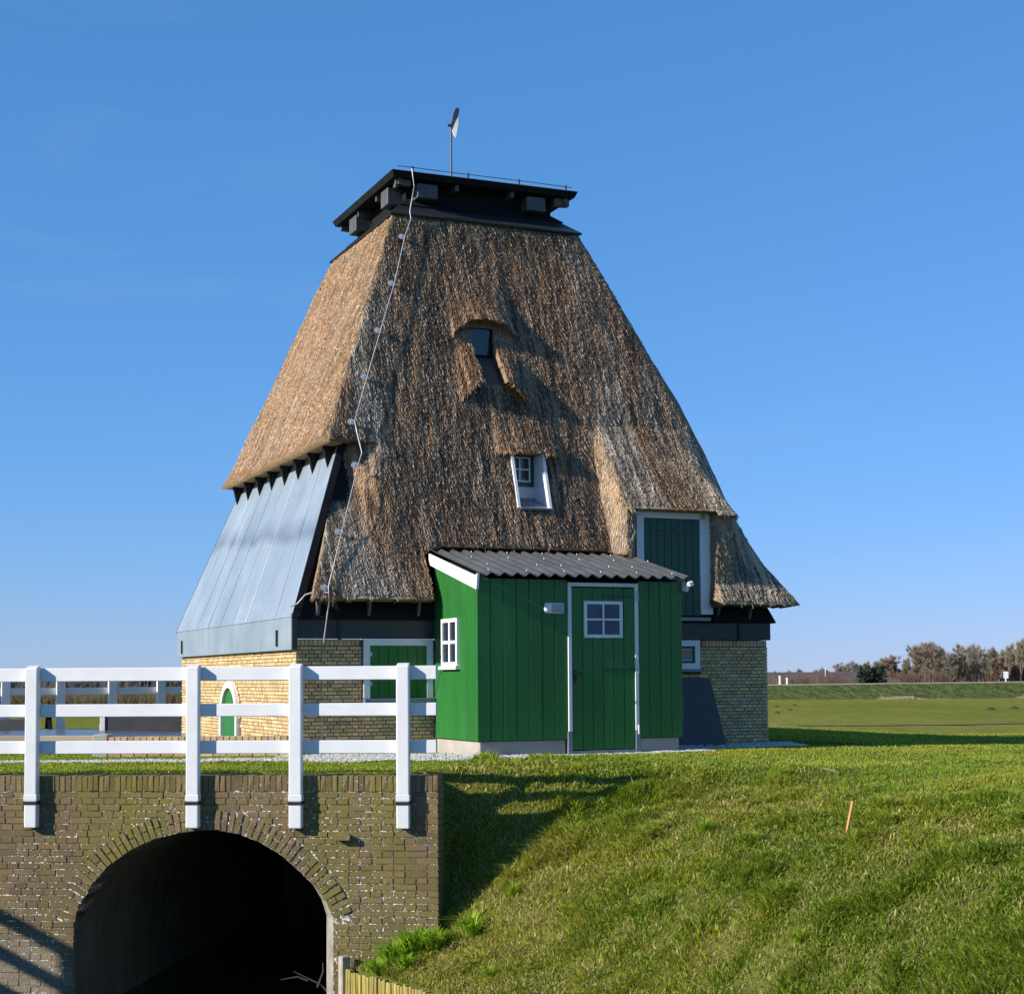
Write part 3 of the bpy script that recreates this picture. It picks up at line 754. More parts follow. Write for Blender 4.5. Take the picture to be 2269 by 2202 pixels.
for (u0, u1) in ((-1.11, -0.78), (0.70, 1.02)):
    MB().b2((u0, -1.45, 8.27), (u1, -1.0, 8.49)).obj('beam_end', mat_beam, mill, 0.01)
for (v0, v1) in ((-1.04, -0.72), (0.55, 0.90)):
    MB().b2((-1.45, v0, 8.24), (-1.0, v1, 8.50)).obj('beam_end', mat_beam, mill, 0.01)
for t in (-1.38, -0.46, 0.46, 1.38):
    MB().b2((t - .03, -1.44, 8.44), (t + .03, -1.20, 8.533)).obj('roof_bracket', mat_bracket, mill)
    MB().b2((-1.44, t - .03, 8.44), (-1.20, t + .03, 8.533)).obj('roof_bracket', mat_bracket, mill)
MB().b2((1.2, -1.4, 8.42), (1.45, -1.28, 8.53)).obj('roof_bracket', mat_bracket, mill)
# thin conductor wire on clips along the roof edge
rw = MB(); rw.tube([(-1.45, -1.50, 8.70), (-0.5, -1.50, 8.695), (0.5, -1.50, 8.70), (1.45, -1.50, 8.69)], 0.006, 5); ro = rw.obj('roof_wire', mat_iron, mill)
for u in (-1.2, -0.3, 0.55, 1.35): MB().tube([(u, -1.50, 8.64), (u, -1.50, 8.72)], 0.012, 5).obj('clip', mat_iron, ro)
# weathervane
vane = MB(); vane.tube([(0, 0, 8.6), (0, 0, 9.98)], [0.020, 0.014], 6); vane_o = vane.obj('vane_pole', mat_iron, mill)
mat_vred = simple('vane_dark', (0.03, 0.03, 0.055), 0.5); mat_vwhite = simple('vane_white', (0.78, 0.72, 0.64), 0.5)
def leaf(pts, mat, name):
    n = len(pts); m = MB(); vs = [(0.012 + p[0] * .9, -0.02 + p[0] * -.25 - .008, p[1]) for p in pts] + [(0.012 + p[0] * .9, -0.02 + p[0] * -.25 + .008, p[1]) for p in pts]
    m.add(vs, [tuple(range(n)), tuple(range(2 * n - 1, n - 1, -1))] + [(i, (i + 1) % n, n + (i + 1) % n, n + i) for i in range(n)]); m.obj(name, mat, vane_o)
leaf([(-.03, 9.98), (.0, 9.90), (.045, 10.02), (.10, 10.12), (.125, 10.22), (.11, 10.27), (.06, 10.25), (.02, 10.16), (.0, 10.04)], mat_vred, 'vane_tip')
leaf([(.0, 9.895), (.03, 9.80), (.06, 9.77), (.085, 9.90), (.10, 9.98), (.105, 10.115), (.05, 10.015)], mat_vwhite, 'vane_flag')
MB().box((-0.02, 0, 9.97), (0.07, 0.03, 0.03)).obj('vane_hub', mat_iron, vane_o)

# lightning wire with disc insulators down the front left of the thatch
wp = [(-1.24, -1.56, 8.66), (-1.20, -1.56, 8.40), (-1.30, -1.64, 7.98), (-1.29, -1.66, 7.86), (-1.43, -1.79, 7.56), (-1.71, -2.12, 6.76), (-2.03, -2.44, 5.98), (-2.33, -2.74, 5.24), (-2.60, -3.00, 4.55), (-2.60, -3.10, 4.36), (-2.53, -3.10, 4.10), (-2.60, -3.16, 3.93), (-2.93, -3.47, 2.98), (-3.26, -3.93, 2.20), (-3.28, -4.04, 2.00), (-3.26, -3.72, 1.50), (-3.26, -3.64, 1.42), (-3.26, -3.63, 0.05)]
lw = MB(); lw.tube(wp, 0.009, 6); lwo = lw.obj('lightning_wire', mat_wire, mill, smooth=True)
for i in (4, 5, 6, 7, 8, 11, 12, 13):
    p = Vector(wp[i]); m = MB(); n = Vector((0, -0.93, 0.36)); c = p - n * 0.03 + Vector((-0.045, 0, 0))
    m.tube([c - n * 0.006, c + n * 0.006], 0.048, 10); m.tube([c - n * 0.05, c + n * 0.03], 0.012, 6); m.obj('insulator', mat_insul, lwo)
lw2 = MB(); lw2.tube([(-3.27, -3.96, 2.12), (-3.40, -3.86, 2.14), (-3.52, -3.76, 2.10), (-3.62, -3.72, 1.98), (-3.70, -3.68, 1.95)], 0.010, 5); lw2.obj('wire_branch', mat_wire, lwo)

# openings -------------------------------------------------------------------
def frame_part(name, parent, u0, u1, z0, z1, v, wd, dp, mat, sides='lrtb'):
    """frame members on a front-facing plane at v (front face), as one mesh of butted pieces"""
    m = MB()
    if 'l' in sides: m.b2((u0, v, z0), (u0 + wd, v + dp, z1))
    if 'r' in sides: m.b2((u1 - wd, v, z0), (u1, v + dp, z1))
    if 't' in sides: m.b2((u0 + wd, v, z1 - wd), (u1 - wd, v + dp, z1))
    if 'b' in sides: m.b2((u0 + wd, v, z0), (u1 - wd, v + dp, z0 + wd))
    return m.obj(name, mat, parent)
# front left shutter
f = frame_part('shutter_frame', mill, -2.68, -1.70, 0.74, 1.527, -3.64, 0.085, 0.08, mat_trim, 'lrt')
k = 6; w_ = (0.98 - 0.17) / k
sh = thing('shutter', None, None); sh.parent = mill
for i in range(k):
    MB().b2((-2.595 + i * w_ + .003, -3.612, 0.745), (-2.595 + (i + 1) * w_ - .003, -3.59, 1.44)).obj('board', mat_green, sh, 0.003)
MB().b2((-2.69, -3.70, 0.67), (-1.69, -3.58, 0.735)).obj('window_sill', mat_lead, mill, 0.006)
for z in (0.93, 1.32): MB().b2((-2.60, -3.65, z - .02), (-2.57, -3.641, z + .03)).obj('hinge', mat_hinge, sh)
# small window right of the shed
f = frame_part('window_frame', mill, 1.96, 2.44, 1.11, 1.527, -3.64, 0.085, 0.08, mat_trim)
f2 = frame_part('sash', mill, 2.047, 2.353, 1.197, 1.44, -3.618, 0.035, 0.03, mat_green_dk)
frame_part('bead', f2, 2.083, 2.317, 1.233, 1.404, -3.61, 0.010, 0.02, mat_trim)
MB().b2((2.05, -3.598, 1.2), (2.35, -3.593, 1.437)).obj('pane', mat_glass, f2)
MB().b2((1.93, -3.67, 1.068), (2.47, -3.58, 1.108)).obj('window_sill', mat_lead, mill, 0.006)
# side arch door
n = 12
ad = MB(); pts = [(-0.47, 0.0), (0.47, 0.0)] + [(0.47 * math.cos(math.pi * i / n), 0.42 + 0.47 * math.sin(math.pi * i / n)) for i in range(n + 1)]
vs = [(-3.615, y, z) for y, z in pts] + [(-3.58, y, z) for y, z in pts]; q = len(pts)
ad.add(vs, [tuple(range(q))] + [(i, (i + 1) % q, q + (i + 1) % q, q + i) for i in range(q)]); ado = ad.obj('arched_door', mat_green, mill)
fm = MB()
for i in range(n):
    t0, t1 = math.pi * i / n, math.pi * (i + 1) / n
    fm.hexa([(-3.66, .46 * math.cos(t0), .42 + .46 * math.sin(t0)), (-3.66, .56 * math.cos(t0), .42 + .56 * math.sin(t0)), (-3.66, .56 * math.cos(t1), .42 + .56 * math.sin(t1)), (-3.66, .46 * math.cos(t1), .42 + .46 * math.sin(t1)),
             (-3.59, .46 * math.cos(t0), .42 + .46 * math.sin(t0)), (-3.59, .56 * math.cos(t0), .42 + .56 * math.sin(t0)), (-3.59, .56 * math.cos(t1), .42 + .56 * math.sin(t1)), (-3.59, .46 * math.cos(t1), .42 + .46 * math.sin(t1))])
for s in (-1, 1): fm.b2((-3.66, s * .46, 0), (-3.59, s * .56, .42))
fm.obj('door_frame', mat_trim, mill)
# loft door under the dormer
frame_part('door_frame', mill, 1.40, 2.64, 1.86, 3.40, -3.68, 0.115, 0.14, mat_trim, 'lt')
MB().b2((2.44, -3.68, 1.90), (2.645, -3.54, 3.40)).obj('door_post', mat_trim, mill, 0.006)
ld = thing('loft_door', None, None); ld.parent = mill
k = 8; w_ = (2.437 - 1.518) / k
for i in range(k):
    MB().b2((1.518 + i * w_ + .003, -3.652, 1.87), (1.518 + (i + 1) * w_ - .003, -3.62, 3.282)).obj('board', mat_green_dk, ld, 0.004)
for z in (3.14, 2.02): MB().b2((1.53, -3.662, z - .02), (2.0, -3.655, z + .02)).obj('hinge', mat_green_dk, ld)
MB().b2((2.02, -3.662, 3.12), (2.42, -3.655, 3.16)).obj('hinge', mat_green_dk, ld)
MB().b2((1.40, -3.74, 1.803), (2.57, -3.60, 1.857)).obj('door_sill', mat_lead, mill, 0.005)
# thatched reveals beside the loft door (cut reed ends)
MB().hexa([(2.648, -3.70, 2.06), (2.93, -3.74, 2.06), (2.93, -3.3, 2.06), (2.648, -3.3, 2.06), (2.648, -3.66, 3.42), (2.93, -3.62, 3.42), (2.93, -3.2, 3.42), (2.648, -3.2, 3.42)]).obj('reveal', mat_wood, mill)
MB().b2((2.62, -3.73, 1.80), (2.80, -3.60, 1.89)).obj('beam_end', mat_black, mill)
# upper window
uw = frame_part('window_frame', mill, -0.625, -0.205, 5.72, 6.20, -2.24, 0.045, 0.05, mat_black)
MB().b2((-0.585, -2.215, 5.76), (-0.245, -2.205, 6.16)).obj('pane', mat_glass, uw)
MB().slab([(-0.625, -2.63, 5.25), (-0.205, -2.63, 5.25), (-0.205, -2.25, 5.72), (-0.625, -2.25, 5.72)], 0.03).obj('window_sill', mat_dark_slab, mill)
# middle window
MB().hexa([(-0.262, -2.72, 3.40), (0.232, -2.72, 3.40), (0.232, -2.70, 3.40), (-0.262, -2.70, 3.40), (-0.262, -2.72, 4.26), (0.232, -2.72, 4.26), (0.232, -2.70, 4.26), (-0.262, -2.70, 4.26)]).obj('back_panel', mat_white, mill)
mw = frame_part('sash', mill, -0.25, 0.20, 3.78, 4.26, -2.765, 0.055, 0.04, mat_green_dk)
gb = frame_part('glazing_bar', mw, -0.193, 0.143, 3.837, 4.203, -2.772, 0.022, 0.03, mat_white)
MB().b2((-0.036, -2.772, 3.86), (-0.014, -2.745, 4.18)).b2((-0.17, -2.770, 4.01), (-0.037, -2.745, 4.032)).b2((-0.013, -2.770, 4.01), (0.12, -2.745, 4.032)).obj('glazing_bar', mat_white, mw)
MB().b2((-0.19, -2.738, 3.84), (0.14, -2.730, 4.2)).obj('pane', mat_glass, mw)
MB().hexa([(0.20, -3.32, 3.40), (0.24, -3.32, 3.40), (0.24, -2.70, 3.40), (0.20, -2.70, 3.40), (0.20, -3.05, 4.25), (0.24, -3.05, 4.25), (0.24, -2.70, 4.25), (0.20, -2.70, 4.25)]).obj('reveal_board', mat_white, mill)
MB().hexa([(-0.29, -3.32, 3.40), (-0.25, -3.32, 3.40), (-0.25, -2.70, 3.40), (-0.29, -2.70, 3.40), (-0.29, -3.05, 4.25), (-0.25, -3.05, 4.25), (-0.25, -2.70, 4.25), (-0.29, -2.70, 4.25)]).obj('reveal_board', mat_white, mill)
MB().slab([(-0.25, -3.34, 3.40), (0.205, -3.34, 3.40), (0.205, -2.765, 3.60), (-0.25, -2.765, 3.60)], 0.03).obj('window_sill', mat_lead, mill)

# ------------------------------------------------------------------ shed
SV = -5.19; SU0, SU1 = -1.68, 1.28
shed = thing('green_shed', 'dark green boarded lean-to shed with grey corrugated roof and white-framed door', 'shed', MC, MYAW)
def roofz(v): return 2.285 + (v - (-5.32)) * (2.70 - 2.285) / (-3.55 + 5.32)
def board(parent, u0, u1, v0, v1, z0, z1a, z1b=None, mat=mat_green, name='board', bev=0.004):
    """upright board between u0..u1 (front) or v0..v1 (side)"""
    z1b = z1a if z1b is None else z1b
    m = MB(); m.hexa([(u0, v0, z0), (u1, v0, z0), (u1, v1, z0), (u0, v1, z0), (u0, v0, z1a), (u1, v0, z1a), (u1, v1, z1b), (u0, v1, z1b)])
    return m.obj(name, mat, parent, bev)
core = MB(); core.hexa([(SU0 + .03, SV + .03, .2), (SU1 - .03, SV + .03, .2), (SU1 - .03, -3.66, .2), (SU0 + .03, -3.66, .2), (SU0 + .03, SV + .03, 2.24), (SU1 - .03, SV + .03, 2.24), (SU1 - .03, -3.66, 2.58), (SU0 + .03, -3.66, 2.58)])
front_w = thing('front_wall', None, None); front_w.parent = shed
side_w = thing('side_wall', None, None); side_w.parent = shed
core.obj('inner_wall', mat_black, shed)
def boards_front(a, b, n):
    w = (b - a) / n
    for i in range(n): board(front_w, a + i * w + .003, a + (i + 1) * w - .003, SV + .001 * (i % 2), SV + .028, .2, 2.27)
boards_front(SU0, -0.415, 7); boards_front(0.615, SU1, 4)
nb = 11; w_ = (-3.64 - SV) / nb
for i in range(nb):
    v0 = SV + i * w_ + .003; v1 = SV + (i + 1) * w_ - .003
    m = MB(); m.hexa([(SU0, v0, .2), (SU0 + .028, v0, .2), (SU0 + .028, v1, .2), (SU0, v1, .2), (SU0, v0, roofz(v0) - .05), (SU0 + .028, v0, roofz(v0) - .05), (SU0 + .028, v1, roofz(v1) - .05), (SU0, v1, roofz(v1) - .05)])
    m.obj('board', mat_green, side_w, 0.004)
m = MB(); m.hexa([(SU1 - .028, SV + .03, .2), (SU1, SV + .03, .2), (SU1, -3.64, .2), (SU1 - .028, -3.64, .2), (SU1 - .028, SV + .03, 2.25), (SU1, SV + .03, 2.25), (SU1, -3.64, 2.6), (SU1 - .028, -3.64, 2.6)]); m.obj('side_wall', mat_green, shed)
# plinth
MB().b2((SU0 + .04, SV + .03, -.2), (-0.44, -3.62, .195)).obj('plinth', mat_concrete, shed, 0.008)
MB().b2((0.64, SV + .03, -.2), (SU1 - .05, -3.62, .195)).obj('plinth', mat_concrete, shed, 0.008)
# door
df = thing('door', None, None); df.parent = shed
k = 6; a, b = -0.355, 0.555; w_ = (b - a) / k
for i in range(k): board(df, a + i * w_ + .003, a + (i + 1) * w_ - .003, SV - .006, SV + .03, .06, 2.17)
m = MB(); m.b2((-0.412, SV - .022, .30), (-0.362, SV + .05, 2.235)).b2((0.562, SV - .022, .30), (0.612, SV + .05, 2.235)).b2((-0.361, SV - .022, 2.185), (0.561, SV + .05, 2.235)); m.obj('door_frame', mat_trim, shed, 0.003)
m = MB(); m.b2((-0.425, SV - .024, -.05), (-0.362, SV + .05, .297)).b2((0.562, SV - .024, -.05), (0.625, SV + .05, .297)).b2((-0.361, SV - .02, -.05), (0.561, SV + .05, .05)); m.obj('threshold', mat_lead, shed, 0.003)
for z, l in ((2.06, 0.46), (1.10, 0.50)): MB().b2((0.55 - l, SV - .014, z - .015), (0.555, SV - .007, z + .015)).obj('hinge', mat_green_dk, df)
for z in (2.06, 1.10, .30): MB().tube([(0.60, SV - .032, z - .05), (0.60, SV - .032, z + .07)], .013, 6).obj('hinge_pin', mat_hinge, df)
MB().b2((-0.335, SV - .012, 0.93), (-0.295, SV - .007, 1.10)).obj('lock_plate', mat_iron, df)
MB().tube([(-0.315, SV - .008, 1.06), (-0.315, SV - .05, 1.06), (-0.22, SV - .055, 1.06)], .010, 6).obj('handle', mat_iron, df)
wf = frame_part('window_frame', shed, -0.185, 0.375, 1.515, 1.995, SV - .03, 0.042, 0.04, mat_trim)
MB().b2((0.083, SV - .03, 1.557), (0.107, SV + .005, 1.953)).b2((-0.143, SV - .028, 1.742), (0.0825, SV + .005, 1.768)).b2((0.1075, SV - .028, 1.742), (0.333, SV + .005, 1.768)).obj('glazing_bar', mat_trim, wf)
for (x0, x1) in ((-.143, .083), (.107, .333)):
    for (z0, z1) in ((1.557, 1.742), (1.768, 1.953)):
        MB().b2((x0, SV - .014, z0), (x1, SV - .009, z1)).obj('pane', mat_pane, wf)
# lamp
lm = MB(); lm.b2((-0.755, SV - .05, 1.825), (-0.475, SV + .0, 1.965)); lo_ = lm.obj('bulkhead_lamp', mat_trim, shed, 0.025, segs=2)
MB().b2((-0.655, SV - .062, 1.845), (-0.495, SV - .045, 1.945)).obj('lamp_glass', simple('lamp_glass', (0.30, 0.34, 0.40), 0.15, 0.1, 8), lo_, 0.012)
MB().b2((-0.735, SV - .060, 1.875), (-0.665, SV - .045, 1.93)).obj('lamp_bulb', mat_white, lo_, 0.010)
# side window (left wall)
sw = MB(); x = SU0 - .035
v0, v1, z0, z1 = -4.56, -3.98, 1.16, 1.785; q = .05
sw.b2((x, v0, z0), (x + .06, v0 + q, z1)).b2((x, v1 - q, z0), (x + .06, v1, z1)).b2((x, v0 + q, z1 - q), (x + .06, v1 - q, z1)).b2((x, v0 + q, z0), (x + .06, v1 - q, z0 + q))
vm = (v0 + v1) / 2; zm = (z0 + z1) / 2
swo = sw.obj('window_frame', mat_white, shed)
MB().b2((x + .003, vm - .022, z0 + q), (x + .05, vm + .022, z1 - q)).b2((x + .006, v0 + q, zm - .02), (x + .05, vm - .0225, zm + .02)).b2((x + .006, vm + .0225, zm - .02), (x + .05, v1 - q, zm + .02)).obj('glazing_bar', mat_white, swo)
for (a, b) in ((v0 + q, vm - .022), (vm + .022, v1 - q)):
    for (c, d) in ((z0 + q, zm - .02), (zm + .02, z1 - q)): MB().b2((x + .022, a, c), (x + .028, b, d)).obj('pane', mat_glass, swo)
MB().b2((x - .03, v0 - .03, z0 - .045), (x + .04, v1 + .03, z0 - .003)).obj('window_sill', mat_white, swo)
# corrugated roof: one sheet of rolled waves
def corrugated():
    pitch = 0.177; nw = 17; u0 = SU0 - 0.03; per = 8; n = nw * per + 1
    us = u0 + np.arange(n) * pitch / per; hz = 0.026 * np.cos(np.arange(n) * 2 * np.pi / per)
    vs_ = np.array([-5.34, -4.9, -4.4, -3.9, -3.45])
    top = np.array([[(u, v, roofz(v) + 0.035 + h) for u, h in zip(us, hz)] for v in vs_]); bot = top - np.array([0, 0, 0.007])
    V = np.concatenate([top.reshape(-1, 3), bot.reshape(-1, 3)]); m_ = len(vs_) * n; F = []
    for i in range(len(vs_) - 1):
        for j in range(n - 1):
            a = i * n + j; F.append((a, a + 1, a + n + 1, a + n)); F.append((a + m_, a + n + m_, a + n + 1 + m_, a + 1 + m_))
    for j in range(n - 1): F.append((j, j + m_, j + 1 + m_, j + 1)); a = (len(vs_) - 1) * n + j; F.append((a, a + 1, a + 1 + m_, a + m_))
    for i in range(len(vs_) - 1):
        for j in (0, n - 1): a = i * n + j; F.append((a, a + n, a + n + m_, a + m_))
    r = link('corrugated_roof', npmesh('corrugated_roof', V, F, mat_sheet, smooth=True), shed)
    for vrow, ph in ((-5.22, 0), (-4.75, 1.5), (-4.2, 0.7), (-3.75, 2)):
        j = 1 + ph
        while j < nw:
            u = u0 + round(j) * pitch; z = roofz(vrow) + 0.063
            MB().tube([(u, vrow, z), (u, vrow - .003, z + .018)], [.010, .005], 6).obj('screw_cap', mat_insul, r); j += 3
corrugated()
m = MB(); m.hexa([(SU0 - .065, -5.30, 2.12), (SU0 - .035, -5.30, 2.12), (SU0 - .035, -3.60, 2.54), (SU0 - .065, -3.60, 2.54), (SU0 - .065, -5.30, 2.292), (SU0 - .035, -5.30, 2.292), (SU0 - .035, -3.60, 2.692), (SU0 - .065, -3.60, 2.692)]); m.obj('barge_board', mat_white, shed, 0.004)
MB().hexa([(SU0 - .067, -5.335, 2.13), (SU0 - .034, -5.335, 2.13), (SU0 - .034, -5.302, 2.11), (SU0 - .067, -5.302, 2.11), (SU0 - .067, -5.37, 2.32), (SU0 - .034, -5.37, 2.32), (SU0 - .034, -5.302, 2.30), (SU0 - .067, -5.302, 2.30)]).obj('barge_end', mat_white, shed)
MB().hexa([(SU1 + .005, -5.30, 2.13), (SU1 + .035, -5.30, 2.13), (SU1 + .035, -3.60, 2.53), (SU1 + .005, -3.60, 2.53), (SU1 + .005, -5.36, 2.24), (SU1 + .035, -5.36, 2.24), (SU1 + .035, -3.60, 2.62), (SU1 + .005, -3.60, 2.62)]).obj('barge_board', mat_white, shed)
MB().box((SU1 + .05, -5.34, 2.235), (.075, .06, .07), ry=-.3).obj('barge_end', mat_white, shed, .012)

# slabs leaning against the brick right of the shed
for (u0, u1, t0, t1, v, lab) in ((1.60, 2.60, 1.62, 2.48, -3.78, 'wide dark grey slab leaning on the brick wall right of the green shed, in front of the narrow one'), (2.30, 2.73, 2.35, 2.62, -3.72, 'narrow dark grey slab leaning on the brick wall, behind the wide slab')):
    m = MB(); o = thing('leaning_slab', lab, 'slab', MC, MYAW, 'slabs leaning beside the shed')
    m.hexa([(u0, v - .16, -.02), (u1, v - .16, -.02), (u1, v - .12, -.02), (u0, v - .12, -.02), (t0, v + .12, .985), (t1, v + .12, .985), (t1, v + .16, .985), (t0, v + .16, .985)])
    m.obj('panel', mat_dark_slab, o, .006)

# ------------------------------------------------------------------ bridge headwall
bridge = thing('brick_bridge', 'old brick bridge headwall with an arched opening over the canal', 'bridge', BR, BYAW)
TOP = 0.035; XL = -6.3; BOT = -2.9
arch = [(-3.86, -2.9), (-3.865, -1.445), (-3.811, -1.283), (-3.68, -1.073), (-3.513, -0.886), (-3.297, -0.735), (-3.058, -0.618), (-2.819, -0.553), (-2.581, -0.522), (-2.391, -0.517), (-2.153, -0.557), (-1.94, -0.638), (-1.727, -0.763), (-1.539, -0.923), (-1.375, -1.083), (-1.257, -1.242), (-1.195, -1.40), (-1.197, -2.9)]
AX = np.array([p[0] for p in arch[1:-1]]); AZ = np.array([p[1] for p in arch[1:-1]])
def arch_z(x): return float(np.interp(x, AX, AZ)) if AX[0] < x < AX[-1] else BOT
# core wall in columns
cw = MB(); xs = sorted(set(list(np.linspace(XL, WEND - .012, 60)) + list(AX)))
for a, b in zip(xs[:-1], xs[1:]):
    if b - a < 1e-6: continue
    za, zb = (arch_z(a + 1e-6), arch_z(b - 1e-6)) if AX[0] <= a and b <= AX[-1] else (BOT, BOT)
    cw.hexa([(a, .003, za), (b, .003, zb), (b, .40, zb), (a, .40, za), (a, .003, TOP - .012), (b, .003, TOP - .012), (b, .40, TOP - .012), (a, .40, TOP - .012)])
core_o = cw.obj('headwall', mat_omortar, bridge)
# tunnel
tv = []; tf = []
insets = [(0.012, 0.0), (0.30, 0.13), (0.45, 0.13), (9.0, 0.13)]
for (y, ins) in insets:
    for (x, z) in arch:
        k = np.clip((x + 2.53) / 1.33, 0, 1); tv.append((x - ins * k ** 2, y, z))
n = len(arch)
for i in range(len(insets) - 1):
    for j in range(n - 1): tf.append((i * n + j, i * n + j + 1, (i + 1) * n + j + 1, (i + 1) * n + j))
tf.append(tuple(range(3 * n, 4 * n)))
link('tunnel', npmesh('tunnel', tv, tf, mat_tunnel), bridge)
OC = [(0.180, 0.130, 0.068), (0.190, 0.132, 0.070), (0.170, 0.128, 0.064), (0.215, 0.155, 0.085), (0.150, 0.110, 0.060), (0.20, 0.122, 0.072)]
OV = [unit_brick(mat_obrick, tuple(x * k for x in c)) for c in OC * 3 for k in (random.uniform(.86, 1.12),)]
def bevel_unit(me_list):
    pass
# extrados polyline
seg = [Vector((p[0], p[1])) for p in arch[1:-1]]
ext = []
for i, p in enumerate(seg):
    d = (seg[min(i + 1, len(seg) - 1)] - seg[max(i - 1, 0)]).normalized(); nrm = Vector((-d.y, d.x)); ext.append(p + nrm * 0.205)
EX = np.array([p.x for p in ext]); EZ = np.array([p.y for p in ext])
def ext_span(z):
    """x interval covered by the arch ring or opening at height z"""
    if z < -1.42: return (-3.87, -1.19)
    xs_ = np.linspace(-4.15, -0.9, 800); zz_ = np.interp(xs_, EX, EZ, left=-9, right=-9)
    k = xs_[zz_ > z]; return (float(k.min()), float(k.max())) if len(k) else None
oldr = []
pitch = 0.0655; r = 0
z = TOP - 0.165 - pitch
while z > -2.75:
    sp = ext_span(z + .03)
    ints = [(XL, WEND)] if sp is None else [(XL, sp[0]), (sp[1], WEND)]
    p = 0.115 if r % 2 else 0.225
    for (a, b) in ints:
        x = b - (0 if r % 2 else (.06 if (r // 2) % 2 else 0.0)) if b == WEND else b
        first = True
        while x > a + .02:
            l = p if random.random() > .12 else (0.225 if p < .2 else .115)
            if first and b == WEND and not r % 2: l = 0.225 if (r // 2) % 2 else 0.115
            x0 = max(x - l + .010, a + .004) if not first else max((b if first else x) - l + .010, a + .004)
            x1 = b if first else x
            if x1 - x0 > .03: oldr.append((x0, x1, z + .006, z + pitch - .005))
            x = (b if first else x) - l; first = False
    z -= pitch; r += 1
vis = [q for q in oldr if q[1] > -4.75 and q[2] > -2.25]
hid = [q for q in oldr if not (q[1] > -4.75 and q[2] > -2.25)]
vis.sort(key=lambda q: -(q[1] - q[0]) - 0.02 * q[1])
for (x0, x1, z0, z1) in vis[:300]:
    o = link('brick', random.choice(OV), core_o); pr = random.uniform(-.001, .007)
    o.location = ((x0 + x1) / 2, 0.02 - pr, (z0 + z1) / 2); o.scale = (x1 - x0, .04, z1 - z0); o.rotation_euler = (0, random.uniform(-.008, .008), random.uniform(-.012, .012))
m = MB()
for (x0, x1, z0, z1) in vis[300:] + hid:
    c = random.choice(OC); k = random.uniform(.86, 1.12)
    m.box(((x0 + x1) / 2, 0.02 - random.uniform(-.001, .007), (z0 + z1) / 2), (x1 - x0, .04, z1 - z0), ry=random.uniform(-.008, .008), rz=random.uniform(-.012, .012), col=tuple(t * k for t in c))
zz = BOT
while zz < TOP - .17:     # end face of the wall
    m.box((WEND - .02, .22 + .1 * (int(zz * 40) % 2) * 0, zz + .03), (.036, .36, pitch - .011), col=random.choice(OC)); zz += pitch
o = m.obj('brickwork', mat_obrick, core_o, col=True); o['kind'] = 'stuff'
x = WEND
while x > XL:             # soldier course along the top
    w_ = random.uniform(.052, .062); o = link('coping_brick', random.choice(OV), bridge)
    o.location = (x - w_ / 2, 0.180, TOP - .0825 + random.uniform(-.004, .004)); o.scale = (w_ - .008, .38 + random.uniform(-.006, .012), .158); x -= w_
# arch ring voussoirs, some split into two half bricks
al = [0]
for i in range(1, len(seg)): al.append(al[-1] + (seg[i] - seg[i - 1]).length)
tot = al[-1]; nvs = int(tot / 0.066)
for i in range(nvs):
    s_ = (i + .5) / nvs * tot; j = max(k for k in range(len(al)) if al[k] <= s_); j = min(j, len(seg) - 2)
    t = (s_ - al[j]) / (al[j + 1] - al[j]); p = seg[j].lerp(seg[j + 1], t); p0 = (s_ - .12); d = None
    def at(s):
        s = min(max(s, 0), tot - 1e-6); j = max(k for k in range(len(al)) if al[k] <= s); j = min(j, len(seg) - 2); return seg[j].lerp(seg[j + 1], (s - al[j]) / (al[j + 1] - al[j]))
    d = (at(s_ + .15) - at(s_ - .15)).normalized(); nrm = Vector((-d.y, d.x)); ang = -math.atan2(d.y, d.x)
    pieces = [(0.004, 0.100), (0.108, 0.205)] if i % 2 else [(0.004, 0.205)]
    for (q0, q1) in pieces:
        c = p + nrm * (q0 + q1) / 2; o = link('arch_brick', random.choice(OV), bridge)
        pr = random.uniform(0.004, .018); o.location = (c.x, .10 - pr, c.y); o.rotation_euler = (0, ang + random.uniform(-.03, .03), 0); o.scale = (tot / nvs * random.uniform(.76, .90), .20, (q1 - q0))
# one brick sticking out of the wall
o = MB().box((-1.085, -.03, -.584), (.155, .10, .055)).obj('stepping_brick', mat_obrick, bridge, .005, col=False)
at_ = o.data.attributes.new('col', 'FLOAT_COLOR', 'FACE'); [setattr(d, 'color', (.2, .14, .1, 1)) for d in at_.data]

# ------------------------------------------------------------------ railings
def railing(label, loc, rz, posts, x0, x1, ptop, pbot, rails, group=None, strap=True, pw=.13, pd=.10):
    t = thing('white_railing', label, 'railing', loc, rz, group)
    for px_ in posts:
        m = MB(); m.hexa([(px_ - pw / 2, -pd, pbot), (px_ + pw / 2, -pd, pbot), (px_ + pw / 2, -.003, pbot), (px_ - pw / 2, -.003, pbot), (px_ - pw / 2, -pd, ptop - .03), (px_ + pw / 2, -pd, ptop - .03), (px_ + pw / 2, -.003, ptop), (px_ - pw / 2, -.003, ptop)])
        po = m.obj('post', mat_fence, t, .012, segs=2)
        if strap:
            MB().b2((px_ - pw / 2 - .006, -pd - .006, -.255), (px_ + pw / 2 + .006, .01, -.222)).obj('strap', mat_iron, po)
            MB().b2((px_ - pw / 2 - .004, -pd - .004, -.218), (px_ + pw / 2 + .004, -.004, -.155)).obj('collar', mat_fence, po, .004)
    for (z0, z1) in rails:
        xs_ = [x0] + [p for p in posts] + [x1]
        m = MB(); m.b2((x0, 0.0, z0), (x1, .065, z1)); m.obj('rail', mat_fence, t, .006)
    return t
R3 = [(.99, 1.128), (.628, .757), (.252, .384)]
